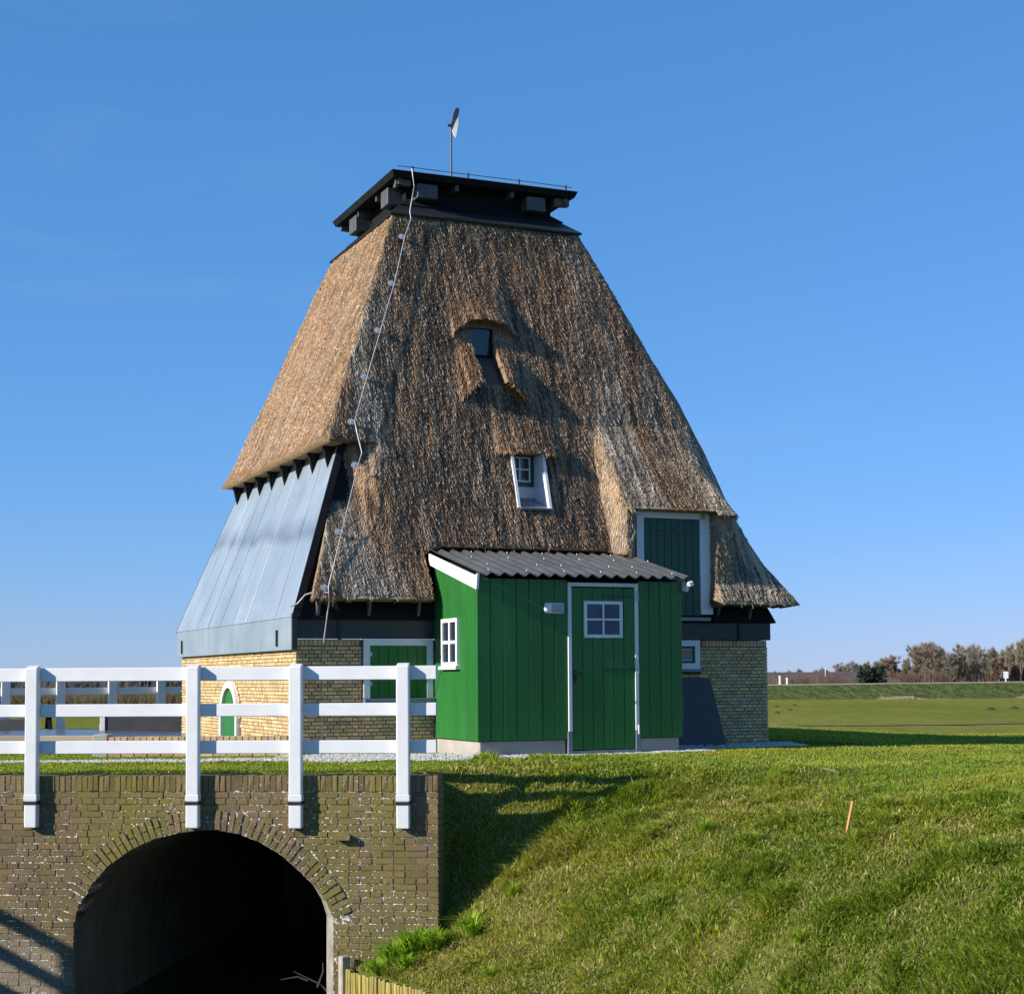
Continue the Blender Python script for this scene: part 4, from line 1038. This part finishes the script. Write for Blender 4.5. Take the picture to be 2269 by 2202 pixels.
railing('white wooden three-rail railing bolted to the front of the brick bridge', BR, BYAW, [-5.92, -4.30, -2.618, -1.562, -.472], -6.2, -.145, 1.16, -.49, R3)
railing('white railing on the far canal bank, running towards the viewer out of frame', (-10.15, 17.2, .0), rad(-90), [.3, 1.7, 3.1, 4.5], 0, 5.2, 1.16, -.1, R3, strap=False)
railing('white railing on the yard behind the bridge, left of the mill', (-12.2, 30.9, 0.0), rad(26), [.35, 1.45, 2.55, 3.60, 4.62, 5.6], 0, 6.3, 1.15, -.1, [(.98, 1.12), (.72, .86)], strap=False, pw=.17)

# ------------------------------------------------------------------ yard left of the mill
lw_ = thing('low_wall', 'low yellow brick wall with header coping beside the left foot of the mill', 'wall', (-2.95, 21.3, 0), 0)
lwb = MB().b2((-2.3, .01, -.1), (0.0, .19, .20)).obj('wall_core', mat_mortar, lw_)
for r in range(4):
    x = -2.3 + (.04 if r % 2 else 0)
    while x < -.05:
        o = link('brick', random.choice(YV), lwb); o.location = (x + .08, .012, .03 + r * .0495); o.scale = (.16, .04, .04); x += .171
x = -2.3
while x < -.05:
    o = link('coping_brick', random.choice(YV), lw_); o.location = (x + .04, .10, .235); o.scale = (.072, .20, .062); x += .083
MB().b2((-2.50, .0, -.05), (-2.31, .3, .30)).obj('end_stone', mat_concrete, lw_, .01)
yard = MB(); yard.add([(-12.5, 23.2, .03), (-5.2, 22.4, .03), (-4.9, 26.5, .03), (-5.8, 31.0, .03), (-12.5, 31.0, .03)], [(0, 1, 2, 3, 4)]); set_props(yard.obj('yard', mat_sand), kind='structure')
M = Mat('wet_deck'); M.base(M.ramp(M.noise(2, 4, sc=(1, 6, 1)), [(.3, (.05, .065, .10)), (.7, (.085, .105, .15))])); M.rough(M.mr(M.noise(5, 3), .3, .7, .14, .3)); M.spec(.8)
dk = thing('deck', 'dark wet plank deck lying on the yard left of the mill', 'deck', (-6.9, 28.0, .05), rad(-38))
for i in range(9):
    MB().b2((-2.9 + .06 * (i % 3), -1.1 + i * .25, 0), (2.7 + .05 * (i % 2), -1.1 + i * .25 + .238, .05)).obj('plank', M.m, dk, .004)
def low_block(name, label, cat, px0, y0, L, h, d, mat, rz, cap=None):
    o = thing(name, label, cat, (px0, y0, 0), rz); MB().b2((0, 0, -.05), (L, d, h)).obj('body', mat, o, .008)
    if cap: MB().b2((-.09, -.02, -.05), (-.003, d + .02, h + .03)).obj('end_post', cap, o, .005)
    return o
low_block('parapet', 'dark low parapet with a white end post behind the wet deck', 'wall', -7.35, 29.6, 3.2, .42, .25, mat_dark_slab, rad(6), mat_trim)
low_block('concrete_block', 'dark concrete block at the left edge of the yard, beyond the railing', 'block', -12.0, 31.3, 2.75, .26, .5, mat_dark_slab, rad(4))
low_block('edge_beam', 'long pale sandy kerb beam at the left front of the yard', 'beam', -12.6, 24.0, 6.6, .20, .22, mat_sand, rad(-2))
pc = thing('picnic_table', 'weathered low wooden picnic table seen between the railing posts', 'table', (-9.0, 34.2, 0), rad(20))
for i in range(4): MB().b2((-.9, -.36 + i * .18, .30), (.9, -.36 + i * .18 + .165, .335)).obj('board', mat_wood, pc)
for sx in (-.65, .65):
    for sy in (-1, 1): MB().hexa([(sx - .04, sy * .5 - .04, 0), (sx + .04, sy * .5 - .04, 0), (sx + .04, sy * .5 + .04, 0), (sx - .04, sy * .5 + .04, 0), (sx - .04, sy * .2 - .04, .30), (sx + .04, sy * .2 - .04, .30), (sx + .04, sy * .2 + .04, .30), (sx - .04, sy * .2 + .04, .30)]).obj('leg', mat_black, pc)
for k_, (x_, y_, r_) in enumerate(((-7.75, 33.2, .5), (-7.6, 33.0, -.3))):
    o = thing('timber', ('pale sawn timber lying on the grass behind the wet deck, upper of two', 'pale sawn timber lying on the grass behind the wet deck, lower of two')[k_], 'timber', (x_, y_, .07), r_)
    MB().b2((-.6, -.06, -.06), (.6, .06, .06)).obj('beam', mat_white if k_ else mat_wood, o, .006)

# ------------------------------------------------------------------ sheet piling at the toe of the bank
sp_ = thing('sheet_piling', 'yellow-green mossy plank piling along the canal edge right of the arch', 'piling', (-1.66, 16.36, 0), math.atan2(-.805, .594))
M = Mat('mossy_plank'); st_ = M.noise(26, 5, sc=(1, 1, .10), rough=.65)
oi = M.node('ShaderNodeObjectInfo').outputs['Random']
c = M.ramp(st_, [(.3, (.08, .066, .018)), (.5, (.27, .225, .045)), (.7, (.46, .41, .115))]); c = M.mix(M.mr(oi, 0, 1, 0, .5), c, (.22, .17, .05)); M.base(c); M.rough(.85); M.bump(st_, .5, .01); mat_pile = M.m
for i in range(120):
    w_ = .05; MB().b2((i * w_ + .004, -.02 + random.uniform(-.008, .008), -3.1), (i * w_ + w_ - .004, .03, -1.865 + random.uniform(-.02, .008))).obj('plank', mat_pile, sp_, .005)
MB().b2((-.085, -.05, -3.1), (-.004, .05, -1.74)).obj('post', simple('grey_pile', (.36, .31, .25), .85, .2, 8, .3), sp_, .01)

# ------------------------------------------------------------------ stakes and twigs
stk = thing('stake', 'orange wooden stake leaning in the grass bank', 'stake', (2.90, 13.95, float(ground_z(2.90, 13.95))), 0)
stake_pos = None

# ------------------------------------------------------------------ grass
def blocked(x, y):
    u, v = mill_local(x, y); b = (np.abs(u) < 3.7) & (np.abs(v) < 3.7)
    b |= (u > -1.75) & (u < 1.35) & (v > -5.25) & (v < -3.5)
    b |= gravel_mask(x, y)
    bx, by = br_local(x, y); b |= (bx < WEND + .01) & (by < .42) & (by > -.015)
    b |= (x < -5.0) & (y > 22.5) & (y < 31.2) & (u < -3.7)
    return b
def gravel_mask(x, y):
    u, v = mill_local(x, y)
    wob = 0.22 * (fbm(x * 2.2, y * 2.2, 15, 3) - .5)
    g = (np.abs(y - 20.35 - 0.02 * x + wob) < 0.36 - 0.035 * np.clip(-2 - x, 0, 5)) & (x < 0.2) & (x > -9)
    g |= (u > -3.9) & (u < 1.6) & (v > -5.55 + wob) & (v < -5.1)
    g |= (u > -3.9) & (u < -1.6) & (v > -5.3 + wob) & (v < -3.55) & (x > -3.4)
    g |= (u > 1.1) & (u < 4.7 + wob) & (v > -4.75 + wob) & (v < -3.5)
    g |= (u > 3.55) & (u < 4.6) & (v > -4.6) & (v < 1)
    return g
def make_grass():
    V = []; F4 = []; F3 = []; CC = []
    def scatter(n, xr, yr, dens_ref, hfun, seed):
        rg = np.random.default_rng(seed)
        x = rg.uniform(*xr, n); y = rg.uniform(*yr, n)
        fr = (x < y * 0.33 + 2.3) & (x > -y * 0.345 - 1.2)                      # a little wider than the view
        d = (x + 1.6) * 0.805 + (y - 16.4) * 0.594
        ok = fr & ~blocked(x, y) & ((d > 0.02) | (br_local(x, y)[1] > 0.42))
        d = np.where((br_local(x, y)[0] < -.2) & (br_local(x, y)[1] > .4), 9.0, d)
        clump = fbm(x * 3.2, y * 3.2, 61, 3)
        bare = fbm(x * 1.3, y * 1.3, 71, 4)
        ok &= rg.random(n) < np.clip((clump - 0.36) * 7, 0.40, 1) * np.clip((0.74 - bare) * 6, 0.55, 1)
        return x[ok], y[ok], clump[ok], d[ok], rg
    for (n, xr, yr, seed, hb, wb) in ((640000, (-2.6, 7.4), (10.8, 17.4), 1, 1.0, 0.0033), (245000, (-8, 10), (17.4, 23.5), 2, .8, 0.0050), (80000, (-9, 12), (23.5, 31), 3, .9, 0.007), (60000, (-3, 16), (31, 42), 4, .7, 0.009)):
        x, y, cl, d, rg = scatter(n, xr, yr, 0, None, seed)
        n = len(x); z = ground_z(x, y)
        slope = np.clip((5.2 - d) / 2.0, 0, 1)                         # rough long grass on the bank, mown lawn above
        hum = fbm(x * 0.9, y * 0.9, 33, 3)
        h = (0.026 + slope * (0.012 + 0.30 * np.clip(cl - .51, 0, .3) + 0.02 * hum)) * (0.5 + 1.0 * rg.random(n) ** 1.3) * hb
        az = rg.uniform(0, 2 * np.pi, n); lean = (0.30 + 1.0 * rg.random(n)) * (0.6 + .8 * slope)
        lx = np.cos(az) * lean - 0.15 * slope; ly = np.sin(az) * lean - .10 * slope
        w = wb * (0.6 + 0.9 * rg.random(n)) * (1 + .5 * slope)
        fa = rg.uniform(0, np.pi, n); sx, sy = np.cos(fa) * w, np.sin(fa) * w
        b0 = np.stack([x - sx, y - sy, z - .01], -1); b1 = np.stack([x + sx, y + sy, z - .01], -1)
        mx, my, mz = x + lx * h * .35, y + ly * h * .35, z + h * .62
        m0 = np.stack([mx - sx * .8, my - sy * .8, mz], -1); m1 = np.stack([mx + sx * .8, my + sy * .8, mz], -1)
        tp = np.stack([x + lx * h, y + ly * h, z + h * np.clip(1.15 - 0.35 * lean, .45, 1)], -1)
        base = sum(len(a) for a in V)
        V.append(np.stack([b0, b1, m1, m0, tp], 1).reshape(-1, 3)); o = base + np.arange(n)[:, None] * 5
        F4.append(o + np.array([0, 1, 2, 3])); F3.append(o + np.array([3, 2, 4]))
        pt = fbm(x * .8, y * .8, 81, 4)[:, None]; r = rg.random((n, 1))
        g1 = np.array([[.245, .330, .028]]); g2 = np.array([[.385, .405, .042]]); dry = np.array([[.54, .45, .19]]); dk_ = np.array([[.085, .175, .018]])
        c = g1 + (g2 - g1) * sstep((pt - .35) / .35); c = c * (1 - .5 * (r < .15)) + dk_ * .5 * (r < .15)
        dr = rg.random((n, 1)) < (0.05 + (0.22 * sstep((pt[:, 0] - .50) / .25) + .22 * (cl < .42) + .22 * sstep((1.6 - d) / 1.2))[:, None] * slope[:, None]); c = np.where(dr, dry * (.7 + .5 * r), c)
        c = c * (.72 + .55 * rg.random((n, 1))); CC.append(c)
    cc = np.concatenate(CC)
    me = npmesh('grass', np.concatenate(V), [np.concatenate(F4), np.concatenate(F3)], mat_grass, np.concatenate([cc * .9, cc * 1.1]))
    set_props(link('grass', me), kind='stuff')
make_grass()

def tussock(x, y, n, h, cols, name, label, cat, wd=.006, spread=.35, group=None):
    rg = np.random.default_rng(int(abs(x * 991 + y * 77)))
    z = float(ground_z(x, y)); V = []; F = []; CC = []
    for i in range(n):
        a = rg.uniform(0, 2 * math.pi); r = rg.random() ** .5 * h * .3; L = h * rg.uniform(.5, 1.25); ln = rg.uniform(.15, 1.0) * spread * 2
        p0 = np.array([math.cos(a) * r, math.sin(a) * r, -.02]); dr = np.array([math.cos(a), math.sin(a), 0]); s = np.array([-math.sin(a), math.cos(a), 0]) * wd * rg.uniform(.6, 1.3)
        p1 = p0 + dr * L * ln * .35 + np.array([0, 0, L * .6]); p2 = p0 + dr * L * ln + np.array([0, 0, L * (1 - .35 * ln)])
        b = len(V); V += [p0 - s, p0 + s, p1 + s, p1 - s, p2]; F += [(b, b + 1, b + 2, b + 3), (b + 3, b + 2, b + 4)]
        c = np.array(cols[rg.integers(len(cols))]) * rg.uniform(.7, 1.3); CC += [c, c * 1.1]
    o = link(name, npmesh(name, V, F, mat_grass, np.array(CC))); o.location = (x, y, z)
    return set_props(o, label, cat, group)

# pebbles
def pebbles():
    rg = np.random.default_rng(5); n = 90000
    x = rg.uniform(-8, 4.2, n); y = rg.uniform(19.2, 25, n); k = gravel_mask(x, y); u, v = mill_local(x, y)
    k &= ~((u > -1.7) & (u < 1.3) & (v > -5.16)) & ~((np.abs(u) < 3.6) & (np.abs(v) < 3.6)); x, y = x[k][:16000], y[k][:16000]; n = len(x)
    z = ground_z(x, y); s = rg.uniform(.010, .028, n)[:, None]; a = rg.uniform(0, 2 * np.pi, n)
    ca, sa = np.cos(a)[:, None], np.sin(a)[:, None]
    P = np.stack([x, y, z + .006], -1); dx = np.concatenate([ca, sa, 0 * ca], 1) * s; dy = np.concatenate([-sa, ca, 0 * ca], 1) * s * .75; dz = np.array([[0, 0, 1.]]) * s * .7
    V = np.stack([P + dx, P + dy, P - dx, P - dy, P + dz, P - dz], 1).reshape(-1, 3); o = np.arange(n)[:, None] * 6
    T = np.concatenate([o + np.array(t) for t in ((0, 1, 4), (1, 2, 4), (2, 3, 4), (3, 0, 4))])
    b = rg.uniform(.35, .78, (n, 1)); c = b * np.array([[1, .96, .88]]) * np.where(rg.random((n, 1)) < .15, .5, 1)
    link('gravel', npmesh('gravel', V, [T], mat_gravel, np.concatenate([c] * 4)))['kind'] = 'stuff'
pebbles()

# ------------------------------------------------------------------ trees
def tree_meshes(seed, spread=.6, twigs=900, mat_i=0, columnar=False):
    rg = random.Random(seed); tr = MB(); cr = MB(); tips = []
    def limb(m, p, d, L, r, lev):
        pts = [p]; q = Vector(p); dd = Vector(d).normalized(); rs = [r]
        for i in range(3):
            dd = (dd + Vector((rg.uniform(-.22, .22), rg.uniform(-.22, .22), rg.uniform(-.05, .2)))).normalized(); q = q + dd * L / 3; pts.append(q.copy()); rs.append(r * (1 - .25 * (i + 1)))
        m.tube(pts, rs, 4 if lev < 2 else 3, cap=False)
        if lev >= 3: tips.append((pts[-1], dd)); tips.append((pts[2], dd)); return
        nb_ = [8 if not columnar else 6, 4, 4][lev]
        for i in range(nb_):
            t = rg.randint(1, 3); a = rg.uniform(0, 6.28); s = spread * rg.uniform(.6, 1.3)
            nd = (dd * (1.1 if columnar else .7) + Vector((math.cos(a) * s, math.sin(a) * s, rg.uniform(.1, .5)))).normalized()
            limb(cr, pts[t], nd, L * rg.uniform(.55, .75), rs[t] * .6, lev + 1)
    limb(tr, Vector((0, 0, 0)), Vector((0, 0, 1)), .34, .024, 0)
    V = []; F = []
    for i in range(twigs):
        p, d = tips[rg.randrange(len(tips))]; dd = (d + Vector((rg.gauss(0, .6), rg.gauss(0, .6), rg.gauss(.1, .5)))).normalized(); L = rg.uniform(.04, .13); s = dd.cross(Vector((rg.random() - .5, rg.random() - .5, .1))).normalized() * .0042
        b = len(V); V += [p - s, p + s, p + dd * L]; F.append((b, b + 1, b + 2))
    cr.add(V, F)
    zmax = max(v[2] for v in cr.v)
    for m in (tr, cr): m.v = [(v[0] / zmax, v[1] / zmax, v[2] / zmax) for v in m.v]
    a = bpy.data.meshes.new('trunk'); a.from_pydata(tr.v, [], tr.f); a.materials.append(mat_bark)
    b = bpy.data.meshes.new('crown'); b.from_pydata(cr.v, [], cr.f); b.materials.append(mat_twig[mat_i]); return a, b
TM = [tree_meshes(3, 1.0, 9000, 0), tree_meshes(4, .95, 6500, 1), tree_meshes(5, .55, 5500, 2, True), tree_meshes(6, .85, 6500, 3)]
def tree(x, y, h, wscale, kind, label, group='bare trees beyond the dike'):
    o = thing('bare_tree', label, 'tree', (x, y, -.85), random.uniform(0, 6.28), group); o.scale = (h * wscale, h * wscale, h)
    link('trunk', TM[kind][0], o); link('crown', TM[kind][1], o); return o
def ray_x(px, D): return (px - 1134.5) / 3627 * D
tl = [(1722, 1482, 240, 1.2, 1), (1752, 1480, 250, 1.0, 3), (1772, 1477, 255, 1.0, 2), (1800, 1480, 250, 1.3, 1), (1826, 1474, 260, 1.2, 3), (1868, 1463, 255, 1.3, 3), (1897, 1459, 262, 1.2, 3), (1916, 1460, 250, .9, 2), (1948, 1455, 255, 1.1, 1), (1972, 1445, 250, 1.2, 1), (2003, 1452, 255, 1.0, 2),
      (2027, 1447, 250, .8, 2), (2068, 1416, 245, 1.05, 0), (2106, 1430, 262, .9, 3), (2132, 1420, 268, .8, 2), (2163, 1422, 250, .9, 3), (2192, 1428, 256, .8, 2), (2212, 1440, 262, 1.0, 1), (2232, 1420, 255, .8, 2), (2258, 1408, 248, .8, 2), (2285, 1404, 252, .9, 3), (2320, 1410, 250, 1.1, 0)]
tdesc = ['wide round crowned bare tree, broadest of the row beyond the dike', 'reddish brown bushy bare tree beyond the dike', 'slender upright bare tree with pale twigs beyond the dike', 'grey brown loose bare tree beyond the dike']
pl_ = {}
for i, (px_, py_, D, ws, k) in enumerate(tl):
    h = 1 + (1497 - py_) / 3627 * D + .85
    nb_ = '' 
    lab = None
    if i == 0: lab = 'small reddish bare tree just right of the brick wall corner, on the horizon'
    elif i < 5: lab = ['', 'low grey bare tree over the far barn, left of the slender one', 'slender bare tree rising behind the left half of the barn roof', 'low wide reddish tree over the right half of the barn roof', 'grey bare tree at the right end of the barn roof'][i]
    elif i < 8: lab = ['grey bare tree directly left of the dark evergreen bush', 'grey bare tree rising above the dark evergreen bush', 'slender bare tree above the right side of the evergreen bush'][i - 5]
    elif i < 12: lab = ['reddish bare tree first right of the evergreen bush', 'taller reddish bare tree second right of the evergreen bush', 'slender bare tree between reddish tree and pale birch-like tree', 'narrow pale bare tree directly left of the wide round crowned tree'][i - 8]
    elif i == 12: lab = tdesc[0]
    else: lab = ['grey bare tree overlapping the right side of the wide round tree', 'slender tree second to the right of the wide round tree', 'tall loose grey tree left of centre in the right-hand clump', 'slender tree in the middle of the right-hand clump', 'short reddish tree left of the white road sign', 'slender tall tree right behind the white road sign', 'tallest slender bare tree at the right edge of the view', 'grey tree cut off by the right edge of the view', 'round bare tree past the right edge of the view'][i - 13]
    tree(ray_x(px_, D), D, h, ws * .85, k, lab)
tree(-48.6, 150, 6.2, .7, 0, 'bare tree at the far left edge of the view, beyond the fields', group=None)
for k_ in range(16):
    D = 268 + 9 * random.random(); tree(ray_x(2035 + k_ * 17 + 8 * random.random(), D), D, 5.6 + 2.0 * random.random(), .75, (1, 3, 2)[k_ % 3], 'bare tree, %s from the left in the rear row of the right-hand clump' % ('first second third fourth fifth sixth seventh eighth ninth tenth eleventh twelfth thirteenth fourteenth fifteenth sixteenth'.split()[k_]), 'rear row of bare trees in the right-hand clump')
# evergreen bush
def leafy(name, x, y, w, h, n, mat, label, cat, seed):
    rg = np.random.default_rng(seed); p = rg.normal(0, 1, (n, 3)); p /= np.linalg.norm(p, axis=1)[:, None]; p *= (rg.random((n, 1)) ** .4)
    lob = 1 + .25 * np.sin(p[:, 0:1] * 7 + seed) ; p = p * np.array([w, w * .7, h * .5]) * lob + np.array([0, 0, h * .48]); p[:, 2] = np.maximum(p[:, 2], .02)
    s = rg.normal(0, .10 * h, (n, 3)); t = rg.normal(0, .07 * h, (n, 3)); V = np.stack([p - t * .5, p + s, p + t * .5], 1).reshape(-1, 3)
    o = link(name, npmesh(name, V, [np.arange(3 * n).reshape(-1, 3)], mat)); o.location = (x, y, -.8); return set_props(o, label, cat)
leafy('evergreen_bush', ray_x(1928, 200), 200, 1.9, 3.15, 1600, mat_evergreen, 'dark green evergreen bush on the skyline right of the barn', 'bush', 4)
# thicket: brown undergrowth along the foot of the trees, one mass
def mass(name, x0, x1, y0, y1, hfun, n, mat, seed, wd=.05, kind='stuff', zb=-.85):
    rg = np.random.default_rng(seed); x = rg.uniform(x0, x1, n); y = rg.uniform(y0, y1, n); h = hfun(x) * (.35 + .75 * rg.random(n)) * (.6 + .7 * fbm(x * .25, y * .1, seed, 3))
    b = np.stack([x, y, np.full(n, zb)], -1); t = b + np.stack([rg.normal(0, .22, n) * h, rg.normal(0, .2, n) * h, h], -1); s = np.stack([np.full(n, wd) * rg.uniform(.4, 1.6, n), 0 * x, 0 * x], -1)
    m_ = (b + t) / 2 + s * 1.5; V = np.stack([b - s, b + s, m_, t], 1).reshape(-1, 3); o = np.arange(n)[:, None] * 4
    F = [o + np.array([0, 1, 2, 3])]
    return set_props(link(name, npmesh(name, V, F, mat)), kind=kind)
mass('dry_grass', 25, 47, 121.5, 124.5, lambda x: np.interp(x, [25, 29, 33, 47], [.05, .3, .42, .42]) * np.clip((fbm(x * .35, x * 0 + 2, 8, 3) - .36) * 6, 0, 1), 9000, mat_path, 9, .05, zb=-.80)
mass('undergrowth', 40, 100, 262, 275, lambda x: np.interp(x, [40, 55, 62, 75, 100], [2.0, 2.0, 3.0, 4.6, 5.2]), 30000, mat_thicket, 3, .045)
mass('shrubs', 36, 53, 222, 231, lambda x: 1.9 + 0 * x, 5000, mat_thicket, 8, .04)
mass('treeline', -240, -40, 400, 430, lambda x: 3.4 + 0 * x, 16000, simple('far_wood', (.09, .08, .075), .95, .3, .1), 4, .25)
mass('reed_bed', -48, 2, 118, 126, lambda x: 1.25 + 0 * x, 16000, mat_reedbed, 5, .03, zb=-.82)
# barn far behind the dike
bn = thing('barn', 'long low barn with a brown roof on the horizon behind the dike', 'barn', (ray_x(1795, 235), 235, -.8), 0)
MB().b2((-7.5, 0, 0), (7.5, 7, 1.1)).obj('wall', simple('barn_wall', (.10, .075, .06), .9, .2, 1), bn)
MB().add([(-7.8, -.4, 1.0), (7.8, -.4, 1.0), (7.8, 7.4, 1.0), (-7.8, 7.4, 1.0), (-7.6, 3.5, 2.35), (7.6, 3.5, 2.35)], [(0, 1, 5, 4), (2, 3, 4, 5), (0, 4, 3), (1, 2, 5)]).obj('roof', simple('barn_roof', (.085, .065, .062), .9, .2, .5), bn)
def white_post(name, label, px_, D, ztop, zbot, wd, cat, board=None):
    o = thing(name, label, cat, (ray_x(px_, D), D, zbot), 0)
    MB().tube([(0, 0, 0), (0, 0, ztop - zbot)], wd, 6).obj('post', mat_trim, o)
    if board: MB().b2((-board[0] / 2, -.03, ztop - zbot - board[1]), (board[0] / 2, -wd - .002, ztop - zbot)).obj('sign_board', mat_white, o)
white_post('road_sign', 'small white sign on a post beside the dike road at right', 2226, 131, 1.25, .35, .05, 'sign', (.38, .55))
white_post('white_post', 'white post standing before the barn, left of the second post', 1726, 150, 1.05, .1, .10, 'post')
white_post('white_post', 'leaning white post standing before the barn, right of the first', 1742, 150, .85, .1, .10, 'post')
white_post('chimney_stack', 'thin distant white chimney rising above the barn', 1827, 236, 2.2, -.5, .07, 'chimney')
# mole hills on the pasture
for i, (px_, py_) in enumerate(((2190, 1575), (2243, 1573), (1718, 1565), (1757, 1562), (1747, 1573), (1719, 1579))):
    D = 1.78 * 3627 / (py_ - 1497); m = MB(); x_, y_ = ray_x(px_, D), D; vs = []; n_ = 9
    for k in range(3):
        for j in range(n_):
            a = 2 * math.pi * j / n_; r_ = (.42, .28, .10)[k] * random.uniform(.8, 1.2); vs.append((math.cos(a) * r_, math.sin(a) * r_, (-.03, .11, .20)[k]))
    m.add(vs, [(k * n_ + j, k * n_ + (j + 1) % n_, (k + 1) * n_ + (j + 1) % n_, (k + 1) * n_ + j) for k in range(2) for j in range(n_)] + [tuple(2 * n_ + j for j in range(n_))])
    o = m.obj('molehill', mat_ditch, smooth=True); o.location = (x_, y_, float(ground_z(x_, y_, False))); o.scale = (.75 if i < 2 else .42,) * 3
    set_props(o, ['larger dark molehill far right on the pasture', 'dark molehill at the right edge of the pasture', 'dark molehill nearest the brick corner, upper left', 'dark molehill on the pasture, highest of the left four', 'dark molehill right of the brick corner, middle of the left four', 'dark molehill nearest the brick corner, lowest of the left four'][i], 'molehill', 'molehills on the pasture')

# ------------------------------------------------------------------ foreground odds and ends
def ground_hit(px_, py_):
    """only used to measure where things stand"""
    X, Y = px_ - 1134.5, py_ - 1312.25; cr_, sr_ = math.cos(ROLL), math.sin(ROLL); a, b = (X * cr_ - Y * sr_) / FPX, -(X * sr_ + Y * cr_) / FPX
    d = Vector((a, math.cos(PITCH) - b * math.sin(PITCH), math.sin(PITCH) + b * math.cos(PITCH))); t = 8.0
    while t < 60:
        p = EYE + d * t
        if p.z < float(ground_z(p.x, p.y, False)): return p
        t += .03
    return p
p = ground_hit(1870, 1850); stk.location = p
m = MB(); q = ground_hit(1870, 1850); top = Vector((.085, .02, .30)); m.tube([(0, 0, -.08), top], .0125, 4); m.obj('shaft', mat_stake, stk)
p = ground_hit(1835, 1712); o = thing('stick', 'short pale stick lying in the lawn above the orange stake', 'stick', (p.x, p.y, p.z + .02), -.5); MB().tube([(-.06, 0, .03), (.07, .02, .0)], .008, 5).obj('shaft', mat_wood, o)
GR = [(.24, .36, .03), (.30, .40, .04), (.36, .42, .06)]; FR = [(.26, .42, .03), (.34, .46, .04), (.20, .34, .025)]
for i, (px_, py_, n, h, lab) in enumerate(((1563, 1855, 170, .20, 'bright blue-green grass tussock on the bank below the shed door'), (1135, 1980, 160, .20, 'dark green grass tussock on the bank right of the bridge end'), (1770, 2100, 150, .17, 'pale green grass tussock low on the bank below the stake'), (1640, 1880, 90, .13, 'small grass tussock right beside the blue-green one'), (2090, 1870, 140, .18, 'grass tussock on the upper bank right of the stake'), (1080, 2165, 150, .17, 'grass tussock at the foot of the bank above the piling'), (2190, 1780, 120, .16, 'tall grass tussock near the crest at the right edge'))):
    p = ground_hit(px_, py_); tussock(p.x, p.y, int(n * 1.8), h * .85, GR, 'grass_tussock', lab, 'tussock', .0032, .62, 'tussocks on the grass bank')
for (wx, wy, n, h, lab) in ((-1.18, 16.22, 230, .26, 'bright leafy weed at the foot of the wall, furthest left'), (-.98, 16.27, 260, .30, 'bright leafy weed against the right foot of the bridge wall'), (-1.33, 16.08, 180, .18, 'low weed tuft above the yellow piling'), (-1.05, 16.02, 190, .17, 'broad leafy weed just above the piling'), (-.80, 16.22, 200, .25, 'leafy weed right under the corner of the bridge wall')):
    tussock(wx, wy, n, h, FR, 'weed', lab, 'plant', .009, .6, 'weeds at the foot of the bridge wall')
tussock(-.42, 16.22, 150, .26, FR, 'weed', 'leafy weed beside the right end of the bridge wall', 'plant', .008, .6, 'weeds at the foot of the bridge wall')
tw = thing('branch', 'bare dead branch lying inside the dark arch', 'branch', (-1.85, 17.6, -2.45), 0); b_ = MB()
for a0, a1 in (((0, 0, 0), (-.5, .0, .35)), ((-.25, 0, .18), (-.2, .1, .42)), ((.0, 0, 0), (.35, 0, .12)), ((-.35, 0, .25), (-.62, -.1, .28))): b_.tube([a0, [(x_ + y_) / 2 + .03 for x_, y_ in zip(a0, a1)], a1], [.012, .009, .004], 4)
b_.obj('twigs', mat_bark, tw)
